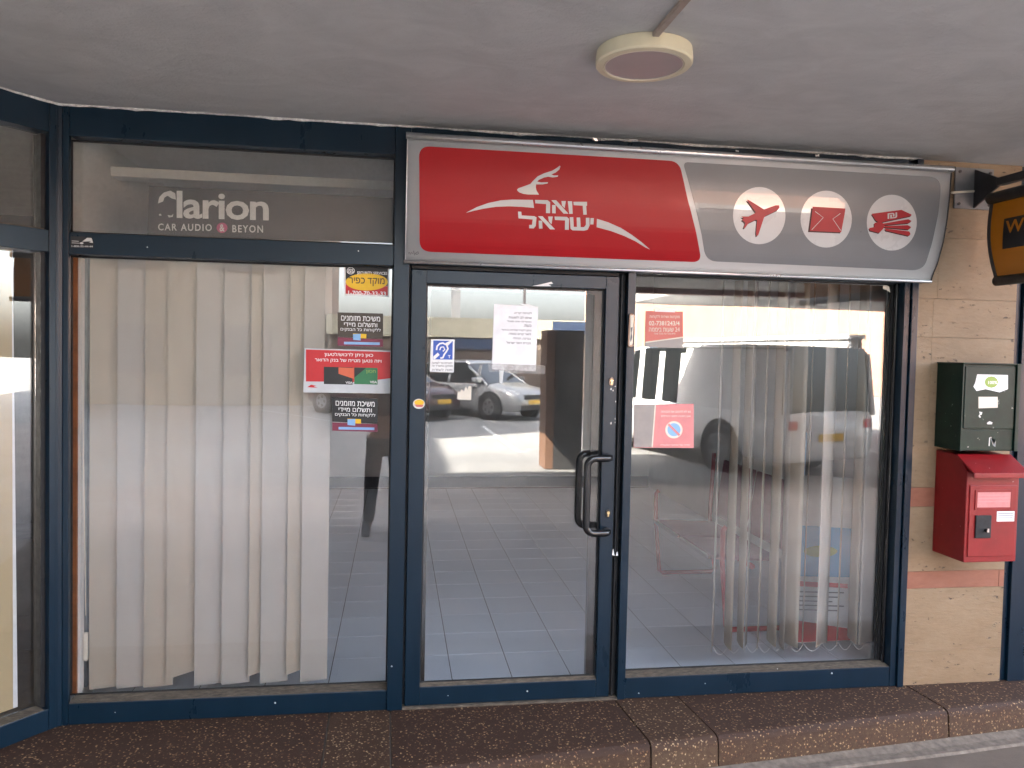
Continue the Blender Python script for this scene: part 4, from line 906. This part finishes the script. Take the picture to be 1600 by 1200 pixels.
dx0, dx1, dz0, dz1 = [f for f in rect_px(1527, 769, 1580, 793, ry - .01)]
mb = ring(dx0 - .012, dx1 + .01, dz0 - .012, dz1 + .012, .012, .010, .012, .012, ry - .010, ry - .0062); mb.build('window_frame', 'redbox', t, .001)
boxo('label_window', (dx0, dx1, ry - .0085, ry - .0065, dz0, dz1), simple('label_card', (.55, .2, .2), .3), t)
for k in range(3): boxo('label_line', (dx0 + .004, dx1 - .006, ry - .0093, ry - .0086, dz1 - .018 - .016 * k, dz1 - .012 - .016 * k), 'p_dullpink', t)
a = rect_px(1558, 799, 1586, 815, ry - .01); boxo('paper_sticker', (a[0], a[1], ry - .0072, ry - .0062, a[2], a[3]), 'p_paper', t)
for k in range(3): boxo('print', (a[0] + .006, a[1] - .008, ry - .0080, ry - .0073, a[3] - .012 - .011 * k, a[3] - .009 - .011 * k), 'p_ink', t)
a = rect_px(1523, 805, 1549, 841, ry - .01); boxo('lock_plate', (a[0], a[1], ry - .014, ry - .0062, a[2], a[3]), 'blackm', t, .003)
p = ony(1541, 829, ry - .02); MB().tube([(p.x, ry - .0145, p.z), (p.x, ry - .030, p.z)], .008, 14).build('lock_cylinder', 'black', t); boxo('lock_tab', (p.x - .004, p.x + .004, ry - .034, ry - .0305, p.z - .006, p.z + .012), 'alu', t)

# ------------------------------------------------------------------ next shopfront to the right
nx = thing('neighbour_shopfront', (4.2, 0, 0), 'navy frame of the next shop at the right edge', 'shopfront')
boxo('post', (3.229, 3.26, .012, .12, 0.001, CEIL - .003), 'navy', nx, .002); boxo('post', (3.263, 3.36, -.006, .12, 0.001, CEIL - .003), 'navy', nx, .002)
for a, b in ((3.3605, 5.5), (5.56, 7.8)):
    boxo('bottom_rail', (a, b, .0, .10, 0.001, .1), 'navy', nx, .002); boxo('top_rail', (a, b, .0, .10, 2.6, CEIL - .003), 'navy', nx, .002)
    boxo('window_pane', (a, b, .07, .076, .1001, 2.5999), 'glass', nx)
boxo('post', (5.5005, 5.5595, -.004, .1, 0.001, CEIL - .003), 'navy', nx)
boxo('wall', (7.8, 14, .0, .3, 0.001, CEIL - .003), 'trav', nx); boxo('back_wall', (3.31, 14, 4.0, 4.2, 0, CEIL), 'wallgrey', nx); boxo('inner_floor', (3.31, 14, .13, 4.0, -.01, .004), 'tile', nx)

# ------------------------------------------------------------------ angled shopfront at the left
U = Vector((-.650, -.760, 0)).normalized(); Nn = Vector((U.y, -U.x, 0)) * 1.0       # into the shop
if Nn.x > 0: Nn = -Nn
C0 = Vector((XL - .004, -.004, 0))
A4 = Matrix(((U.x, Nn.x, 0, C0.x), (U.y, Nn.y, 0, C0.y), (0, 0, 1, 0), (0, 0, 0, 1)))
def ab(name, s0, s1, d0, d1, z0, z1, mat, parent, bevel=0): return MB().box(s0, s1, d0, d1, z0, z1, A4).build(name, mat, parent, bevel)
lf = thing('angled_shopfront', (-2.1, -.8, 0), 'navy framed shopfront of the neighbouring shop turned towards the street at the left', 'shopfront')
def s_of(px, py):   # distance along the angled wall of a picture point
    d = ray(px, py); c = Vector((CX, CY, CZ)); t_ = (C0 - c).dot(Nn) / d.dot(Nn); p = c + d * t_; return (p - C0).dot(U), p.z
print('angled', [tuple(round(v, 3) for v in s_of(*q)) for q in ((75, 500), (75, 1090), (0, 1110), (0, 1140), (0, 1172), (75, 345), (75, 205), (0, 345), (0, 380), (75, 395), (0, 190), (20, 900), (27, 900))])
sg = s_of(75, 600)[0]
ab('post', .004, .012, .0, .08, 0.001, CEIL - .003, 'navy', lf, .002); ab('post', .0125, sg * .9, -.002, .09, 0.001, CEIL - .003, 'navy', lf, .002)
ab('gasket', sg * .9 + .0005, sg * .9 + .02, .03, .09, .10, 2.6, 'rubber', lf)
ab('bottom_rail', sg * .9 + .001, 2.2, .0, .09, 0.001, .096, 'navy', lf, .002); ab('top_rail', sg * .9 + .001, 2.2, .0, .09, 2.607, CEIL - .003, 'navy', lf, .002); ab('transom', sg * .9 + .001, 2.2, .0, .09, 2.095, 2.19, 'navy', lf, .002)
ab('ledge', sg * .9 + .021, 2.2, .003, .069, .0965, .100, 'dust', lf); ab('ledge', sg * .9 + .021, 2.2, .003, .069, 2.1905, 2.194, 'dust', lf)
ab('window_pane', sg * .9 + .021, 2.2, .07, .076, .10, 2.0945, 'glass', lf); ab('window_pane', sg * .9 + .021, 2.2, .07, .076, 2.1945, 2.6065, 'glass_up', lf)
ab('post', 2.2005, 2.28, .0, .1, 0.001, CEIL - .003, 'navy', lf)
nb = thing('yellow_blind', (-1.9, -.4, 0), 'yellow blind hanging inside the angled window at the left edge', 'blind')
MB().prism([A4 @ Vector(v) for v in ((.131, .12, .10), (1.6, .12, .10), (1.6, .12, 2.1), (.134, .12, 2.1))], Nn * .002).build('fabric', 'slaty', nb)
MB().prism([A4 @ Vector(v) for v in ((.112, .121, .10), (.1305, .121, .10), (.1335, .121, 2.1), (.130, .121, 2.1))], Nn * .003).build('edge_strip', 'p_white', nb)
boxo('headrail', (-2.6, -2.5, -.6, -.5, 2.1, 2.14), 'alu', nb)
lw = thing('left_shop_interior', (-3, 1, 0), 'dim grey inside walls of the neighbouring shop at the left', 'room')
boxo('back_wall', (-7, -1.56, 3.2, 3.3, 0, CEIL - .001), 'darkpanel', lw); boxo('side_wall', (-1.56, -1.51, .12, 3.2, 0, CEIL - .001), 'darkpanel', lw); boxo('low_cabinet', (-3.2, -1.62, .9, 1.3, .0, .62), 'darkpanel', lw)
MB().prism([(-7, .1, .002), (-1.52, .1, .002), (-1.52, 3.2, .002), (-7, 3.2, .002)], (0, 0, .003)).build('inner_floor', 'walk', lw)
lw2 = thing('arcade_side_building', (-5, -1.5, 0), 'cream rendered wall of the building beside the arcade', 'building')
boxo('wall', (-14, -3.0, -1.9, -1.72, -.1, CEIL - .003), 'cream', lw2)

# ================================================================== the lot behind the photographer (seen in the glass)
fb = thing('low_far_building', (-6, -21, -.15), 'low brown building with a cream parapet across the parking lot', 'building')
boxo('wall', (-2.1, 6.4, -22.5, -20.4, -.15, 2.10), simple('brown_render', (.17, .13, .10), .85, var=.2, scale=1.5), fb)
boxo('parapet', (-2.15, 6.5, -22.6, -20.3, 2.101, 2.72), simple('cream_parapet', (.5, .46, .34), .8, var=.1, scale=2), fb)
boxo('sign_band', (1.3, 3.3, -20.39, -20.30, 1.72, 2.06), simple('navy_sign_band', (.03, .05, .10), .6), fb)
boxo('sign_band', (5.0, 6.3, -20.29, -20.22, 2.3, 2.68), simple('navy_sign_band', (.03, .05, .10), .6), fb)
for k in range(3): boxo('shutter', (-1.9 + 2.7 * k, .4 + 2.7 * k, -20.398, -20.36, -.14, 1.75), simple('shutter_brown', (.10, .075, .06), .7, scale=1), fb)
boxo('roof_post', (1.75, 2.02, -21.4, -21.1, 2.721, 6.0), 'wallgrey', fb)
DIMW = simple('dim_window', (.19, .175, .15), .5)
tf = thing('tall_far_building', (-8, -22, -.15), 'tall dim beige building across the lot left of the low brown one', 'building')
boxo('wall', (-26, -2.2, -26, -20.4, -.15, 11), simple('beige_far_render', (.26, .235, .19), .85, var=.1, scale=1), tf)
for k in range(7):
    for j in range(3): boxo('window', (-24.5 + 3.2 * k, -23 + 3.2 * k, -20.399, -20.36, .8 + 3.2 * j, 2.3 + 3.2 * j), DIMW, tf)
rb = thing('salmon_building', (20, -30, -.15), 'tall salmon rendered building beyond the right side of the lot', 'building')
boxo('wall', (11.0, 45, -40, -30, -.15, 9), simple('salmon_render', (.66, .37, .26), .8, var=.06, scale=1), rb)
for k in range(8): boxo('window', (13 + 4.2 * k, 14.3 + 4.2 * k, -29.999, -29.96, 5.4, 6.8), 'blackm', rb)
lbg = thing('left_shade_block', (-17, -22, -.15), 'tall pale block added unseen left of the lot to shade it', 'building')  # added out of view, sized to cast shade across the lot
boxo('wall', (-26, -13, -34, -4.2, -.15, 21), 'wallgrey', lbg); boxo('wall', (-26, -13, -4.199, .1, -.15, 15.5), 'wallgrey', lbg)
for k in range(5):
    for j in range(5): boxo('window', (-12.999, -12.96, -32 + 4 * k, -30.6 + 4 * k, 2 + 3.3 * j, 3.4 + 3.3 * j), 'blackm', lbg)
bwl = thing('boundary_wall', (10, -17, -.15), 'pale rendered boundary wall along the right of the lot', 'wall')
boxo('wall', (10.0, 10.25, -24, -11.8, -.15, 2.15), 'wallgrey', bwl); boxo('coping', (9.95, 10.3, -24.05, -11.75, 2.151, 2.25), 'caulk', bwl)
kc = thing('dark_metal_cabinet', (2.7, -8.2, -.15), 'tall dark utility cabinet with a brown edge beside the arcade column', 'cabinet')
boxo('body', (2.50, 2.95, -8.6, -8.05, -.15, 2.05), simple('dark_cabinet_paint', (.035, .035, .035), .5, var=.4, scale=7), kc, .01); boxo('side_trim', (2.36, 2.497, -8.55, -8.06, -.15, 2.05), simple('brown_trim', (.16, .085, .05), .6), kc, .01)
cs = [(2.86, 3.14, -7.5), (-4.2, -3.85, -3.2), (9.2, 9.55, -7.5), (13.4, 13.75, -7.5), (-10.2, -9.85, -3.2)]
for i, (a, b, y) in enumerate(cs):
    t = thing('arcade_column', ((a + b) / 2, y, -.15), 'square cream stone column at the open edge of the arcade', 'column', 'columns along the open side of the arcade')
    boxo('shaft', (a, b, y - .17, y + .17, -.15, CEIL - .001), 'cream', t, .01); boxo('base', (a - .03, b + .03, y - .2, y + .2, -.15, .06), 'wallgrey', t, .01)
bt = bpy.data.objects.new('x', None); bpy.data.objects.remove(bt)

def car(name, label, loc, heading, paint, L=4.35, W=1.80, Hh=1.54, kind='suv', cat='car', plate=True):
    root = thing(name, (0, 0, 0), label, cat); h = L / 2; w = W / 2
    van = kind == 'van'
    zb = .24 if not van else .30
    if van: st = [(-h, .93, zb + .05, 1.02), (-h + .06, .99, zb, 1.05), (-h + 1, 1, zb, 1.06), (0, 1, zb, 1.06), (h - 1.55, 1, zb, 1.06), (h - 1.0, .99, zb, 1.03), (h - .35, .95, zb, .96), (h - .05, .88, zb, .88), (h, .82, zb + .05, .80)]
    else: st = [(-h, .80, zb + .12, .82), (-h + .08, .90, zb + .04, .92), (-h + .7, .98, zb, .97), (0, 1, zb - .02, .96), (h - 1.35, 1, zb, .96), (h - .95, .98, zb, .93), (h - .45, .93, zb, .85), (h - .12, .84, zb + .02, .74), (h, .70, zb + .08, .62)]
    rings = []
    for x, k, z0, z1 in st:
        hw = w * k; zm = (z0 + z1) / 2
        sec = [(hw * .90, z0), (hw * .985, z0 + .10), (hw, zm), (hw * .975, z1 - .10), (hw * .90, z1 - .015), (hw * .5, z1 + .02)]
        rings.append([(x, y, z) for y, z in sec] + [(x, -y, z) for y, z in sec[::-1]])
    MB().loft(rings).build('body', paint, root, smooth=True).modifiers.new('e', 'EDGE_SPLIT').split_angle = R(50)
    if van: cb_ = [(-h + .02, 1.04, .95), (-h + .10, Hh, .86), (-h + 1, Hh + .02, .87), (h - 2.2, Hh, .87), (h - 1.75, Hh - .06, .85), (h - .95, 1.04, .90)]
    else: cb_ = [(-h + .10, .94, .82), (-h + .55, Hh - .10, .70), (-h + 1.1, Hh, .73), (.1, Hh, .74), (h - 1.95, Hh - .08, .71), (h - 1.02, .95, .84)]
    def cabring(x, zt, kk, grow=0.0):
        zbse = 1.0 if van else .93; hw0 = w * .93 + grow; hw1 = w * kk + grow
        if zt <= zbse + .12: hw1 = hw0
        return [(x, hw0, zbse), (x, hw1, zt - .06 + grow), (x, hw1 * .86, zt + grow), (x, -hw1 * .86, zt + grow), (x, -hw1, zt - .06 + grow), (x, -hw0, zbse)]
    MB().loft([cabring(*c_) for c_ in cb_]).build('cabin_glass', 'glass_carx', root)
    rf = [c_ for c_ in cb_[1:-1]]
    MB().loft([[(x, w * kk * .99 + .004, zt - .10), (x, w * kk * .9, zt + .012), (x, -w * kk * .9, zt + .012), (x, -w * kk * .99 - .004, zt - .10)] for x, zt, kk in rf]).build('roof', paint, root)
    pil = [(1, 0), (len(cb_) - 2, len(cb_) - 1)]
    for s in (1, -1):
        for a, b in pil:
            A, B = cabring(*cb_[a]), cabring(*cb_[b]); i_ = 1 if s > 0 else 4; j_ = 0 if s > 0 else 5
            MB().tube([(A[i_][0], A[i_][1], A[i_][2] - .02), (B[i_][0], B[i_][1], B[i_][2] - .01)], .045, 6).build('pillar', paint, root)
        van = bool(van); xs_ = (-.35, .75) if not van else (-.45, .15, .75, 1.25)
        for x in xs_: 
            MB().prism([(x - .05, s * (w * .93 + .006), .93), (x + .07 + .05 * van, s * (w * .93 + .006), .93), (x + .06 + .05 * van, s * (w * .76 + .006 + (.09 if van else 0)), Hh - .07), (x - .04, s * (w * .76 + .006 + (.09 if van else 0)), Hh - .07)], (0, s * .012, 0)).build('pillar', paint, root)
        if van: MB().prism([(-h + .1, s * (w * .93 + .012), 1.0), (-.5, s * (w * .93 + .012), 1.0), (-.5, s * (w * .87 + .012), Hh - .05), (-h + .14, s * (w * .87 + .012), Hh - .05)], (0, s * .01, 0)).build('side_panel', paint, root)
        for x in ((-.3, .7) if not van else (.2, 1.0)): MB().box(x - .1, x + .08, s * w * .985 - .02, s * w * .985 + .02, .80, .83).build('door_handle', 'chromex' if not van else 'blackm', root)
        MB().box(h - 1.42, h - 1.22, s * (w + .02) - .06, s * (w + .02) + .10 * s + .06, .96, 1.10).build('mirror', paint, root, .03)
        MB().prism([(h - .48, s * w * .90, .72), (h - .07, s * w * .66, .66), (h - .05, s * w * .62, .76), (h - .52, s * w * .88, .83)], (.012, s * .035, .01)).build('headlight', 'lampglass', root, .01)
        MB().box(-h - .012, -h + .16, s * w * .80 - .10, s * w * .80 + .085, .78, .92).build('tail_light', 'tailred', root, .02)
    MB().box(h - .02, h + .012, -w * .50, w * .50, .56, .68).build('grille', 'blackm', root, .01)
    MB().box(h - .06, h + .02, -w * .62, w * .62, .30, .42).build('lower_grille', 'blackm', root, .01)
    if plate: MB().box(h + .013, h + .024, -.26, .26, .44, .55).build('number_plate', 'platey', root); MB().box(-h - .024, -h - .013, -.26, .26, .60, .71).build('number_plate', 'platey', root)
    wr_ = .34 if not van else .39; ax = (h - .90, -h + .82) if not van else (h - .95, -h + 1.35)
    for x in ax:
        for s in (1, -1):
            yy = s * (w - .10)
            MB().tube([(x, s * (w * .90), wr_), (x, s * (w + .004), wr_)], wr_ + .07, 24).build('wheel_arch', 'blackm', root)
            wh = MB().tube([(x, yy - s * .10, wr_), (x, yy - s * .08, wr_), (x, yy + s * .105, wr_), (x, yy + s * .125, wr_)], [wr_ * .93, wr_, wr_, wr_ * .93], 28).build('wheel', 'rubber', root)
            MB().tube([(x, yy + s * .126, wr_), (x, yy + s * .132, wr_)], wr_ * .62, 24).build('rim', 'alu' if not van else 'steelgrey', wh)
            for q in range(5):
                a = 2 * math.pi * q / 5; cxx, czz = x + math.cos(a) * wr_ * .38, wr_ + math.sin(a) * wr_ * .38
                MB().tube([(cxx, yy + s * .1325, czz), (cxx, yy + s * .135, czz)], wr_ * .12, 10).build('rim_opening', 'blackm', wh)
    root.location = loc; root.rotation_euler = (0, 0, heading); return root
M['glass_carx'] = simple('dark_car_window', (.012, .014, .015), .06, coat=.5)
M['chromex'] = M['chrome']; M['lampglass'] = simple('headlight_glass', (.55, .57, .6), .1, coat=1); M['tailred'] = simple('tail_light_red', (.45, .01, .01), .2, coat=1); M['platey'] = simple('yellow_number_plate', (.72, .42, .03), .5)
silver = simple('silver_car_paint', (.36, .365, .37), .28, .3, .03, coat=.6); whitep = simple('white_car_paint', (.78, .78, .77), .3, var=.03, coat=.5)
maroon = simple('dark_maroon_car_paint', (.07, .03, .03), .3, .2, .05, coat=.6); blackp = simple('black_car_paint', (.012, .012, .013), .2, coat=.8); crims = simple('crimson_car_paint', (.35, .015, .03), .3, coat=.6)
def place(px, py, z=-.152):
    q = on(px, py, 2, z); return (q.x, -q.y)      # ground point whose mirror image is seen there
hd = math.atan2(.77, .64)
fx, fy_ = 2.55 + .62, -17.15
car('parked_suv', 'silver parked suv with its front turned towards the arcade', (fx - 1.28 * math.cos(hd), fy_ - 1.28 * math.sin(hd), -.152), hd, silver, 4.35, 1.80, 1.54)
car('parked_car', 'dark maroon parked car with a yellow plate beside the silver suv', (-.35, -17.6, -.152), hd - .1, maroon, 4.5, 1.84, 1.62)
vh = math.atan2(-.95, -.30); rax, ray_ = 5.20, -7.85
c0 = Vector((rax, ray_, 0)) + Vector((-.30, -.95, 0)).normalized() * (2.85 - 1.35) + Vector((.95, -.30, 0)) * .98
car('white_van', 'long white van parked across the edge of the arcade canopy', (c0.x, c0.y, -.152), vh, whitep, 5.7, 1.96, 2.02, 'van', 'van')

# ------------------------------------------------------------------ the photographer
pr_root = thing('person', (-.12, -3.95, -.152), 'standing person in dark trousers and grey shirt holding up a phone', 'person')
J = {'pelvis': (-.10, -3.97, .80), 'waist': (-.10, -3.97, .98), 'chest': (-.09, -3.96, 1.20), 'neckb': (-.08, -3.96, 1.34), 'neck': (-.07, -3.94, 1.41), 'head': (-.06, -3.92, 1.51), 'crown': (-.06, -3.93, 1.60),
     'hl': (-.20, -3.97, .74), 'kl': (-.23, -3.93, .34), 'al': (-.25, -3.99, -.06), 'tl': (-.28, -3.83, -.11), 'hr': (.0, -3.97, .74), 'kr': (.04, -3.94, .34), 'ar': (.06, -4.0, -.06), 'tr': (.10, -3.84, -.11),
     'sl': (-.25, -3.96, 1.29), 'el': (-.30, -3.86, 1.12), 'wl': (-.15, -3.68, 1.52), 'pl': (-.10, -3.64, 1.60), 'sr': (.09, -3.96, 1.29), 'er': (.20, -3.86, 1.12), 'wr': (.14, -3.68, 1.52), 'pr': (.10, -3.64, 1.60)}
def skin(name, joints, bones, radii, mat, parent, levels=2):
    me = bpy.data.meshes.new(name); ks = list(joints); me.from_pydata([joints[k] for k in ks], [(ks.index(a), ks.index(b)) for a, b in bones], []); o = link(name, me, mat, parent)
    o.modifiers.new('s', 'SKIN'); sv = me.skin_vertices[0].data
    for i, k in enumerate(ks): sv[i].radius = radii[k] if isinstance(radii[k], tuple) else (radii[k], radii[k]); sv[i].use_root = (i == 0)
    s = o.modifiers.new('d', 'SUBSURF'); s.levels = levels; s.render_levels = levels; return o
rad = dict(pelvis=(.15, .10), waist=(.14, .10), chest=(.16, .11), neckb=(.09, .07), neck=.055, head=(.072, .088), crown=(.062, .075), hl=.085, kl=.058, al=.04, tl=.035, hr=.085, kr=.058, ar=.04, tr=.035, sl=.058, el=.043, wl=.028, pl=.032, sr=.058, er=.043, wr=.028, pr=.032)
bones = [('pelvis', 'waist'), ('waist', 'chest'), ('chest', 'neckb'), ('neckb', 'neck'), ('neck', 'head'), ('head', 'crown'), ('pelvis', 'hl'), ('hl', 'kl'), ('kl', 'al'), ('al', 'tl'), ('pelvis', 'hr'), ('hr', 'kr'), ('kr', 'ar'), ('ar', 'tr'),
         ('neckb', 'sl'), ('sl', 'el'), ('el', 'wl'), ('wl', 'pl'), ('neckb', 'sr'), ('sr', 'er'), ('er', 'wr'), ('wr', 'pr')]
M['skin'] = simple('skin', (.42, .25, .17), .55, var=.05); M['trous'] = simple('dark_trousers', (.02, .022, .03), .9); M['shirt'] = simple('grey_shirt', (.12, .125, .13), .9); M['hair'] = simple('dark_hair', (.015, .012, .01), .8)
skin('body', J, bones, rad, 'skin', pr_root)
sub = lambda ks: {k: J[k] for k in ks}
gr = lambda ks, g: {k: tuple(r + g for r in (rad[k] if isinstance(rad[k], tuple) else (rad[k], rad[k]))) for k in ks}
ks = ['pelvis', 'hl', 'kl', 'al', 'hr', 'kr', 'ar']; skin('trousers', sub(ks), [b for b in bones if b[0] in ks and b[1] in ks], gr(ks, .018), 'trous', pr_root)
ks = ['waist', 'chest', 'neckb', 'sl', 'el', 'sr', 'er']; skin('shirt', sub(ks), [b for b in bones if b[0] in ks and b[1] in ks], gr(ks, .016), 'shirt', pr_root)
for s_, a_ in ((-.27, -3.90), (.09, -3.91)): MB().loft([[(s_ - .045, a_ - .13, -.15), (s_ + .045, a_ - .13, -.15), (s_ + .04, a_ - .12, -.03), (s_ - .04, a_ - .12, -.03)], [(s_ - .05, a_ + .04, -.15), (s_ + .05, a_ + .04, -.15), (s_ + .03, a_ + .02, -.05), (s_ - .03, a_ + .02, -.05)], [(s_ - .04, a_ + .15, -.15), (s_ + .04, a_ + .15, -.15), (s_ + .03, a_ + .15, -.11), (s_ - .03, a_ + .15, -.11)]]).build('shoe', 'blackm', pr_root, .02)
hm = MB(); 
for i in range(7):
    pass
hr_ = [[(-.06 + .088 * math.sin(R(a)) * math.cos(2 * math.pi * k / 16), -3.945 + .10 * math.sin(R(a)) * math.sin(2 * math.pi * k / 16), 1.56 + .095 * math.cos(R(a))) for k in range(16)] for a in (8, 30, 52, 75, 92)]
hm.loft(hr_).build('hair', 'hair', pr_root, smooth=True)
for s_ in (-1, 1):
    MB().tube([(-.06 + s_ * .032, -3.845, 1.535), (-.06 + s_ * .032, -3.832, 1.535)], .009, 8).build('eye', 'p_black', pr_root)
    for q in range(4): MB().tube([(s_ * .095, -3.645, 1.60 + .02 * q), (s_ * .088, -3.60, 1.615 + .022 * q), (s_ * .072, -3.578, 1.62 + .022 * q), (s_ * .055, -3.578, 1.62 + .022 * q)], [.010, .009, .008, .007], 8).build('finger', 'skin', pr_root, smooth=True)
    MB().tube([(s_ * .095, -3.64, 1.61), (s_ * .075, -3.60, 1.655), (s_ * .05, -3.598, 1.67)], [.012, .010, .009], 8).build('thumb', 'skin', pr_root, smooth=True)
MB().tube([(-.06, -3.845, 1.52), (-.06, -3.822, 1.495)], [.008, .013], 8).build('nose', 'skin', pr_root, smooth=True)
o = boxo('phone', (-.078, .078, -3.594, -3.586, 1.63, 1.715), 'blackm', None, .003); tag(o, 'black smartphone held up in both hands of the person', 'phone')
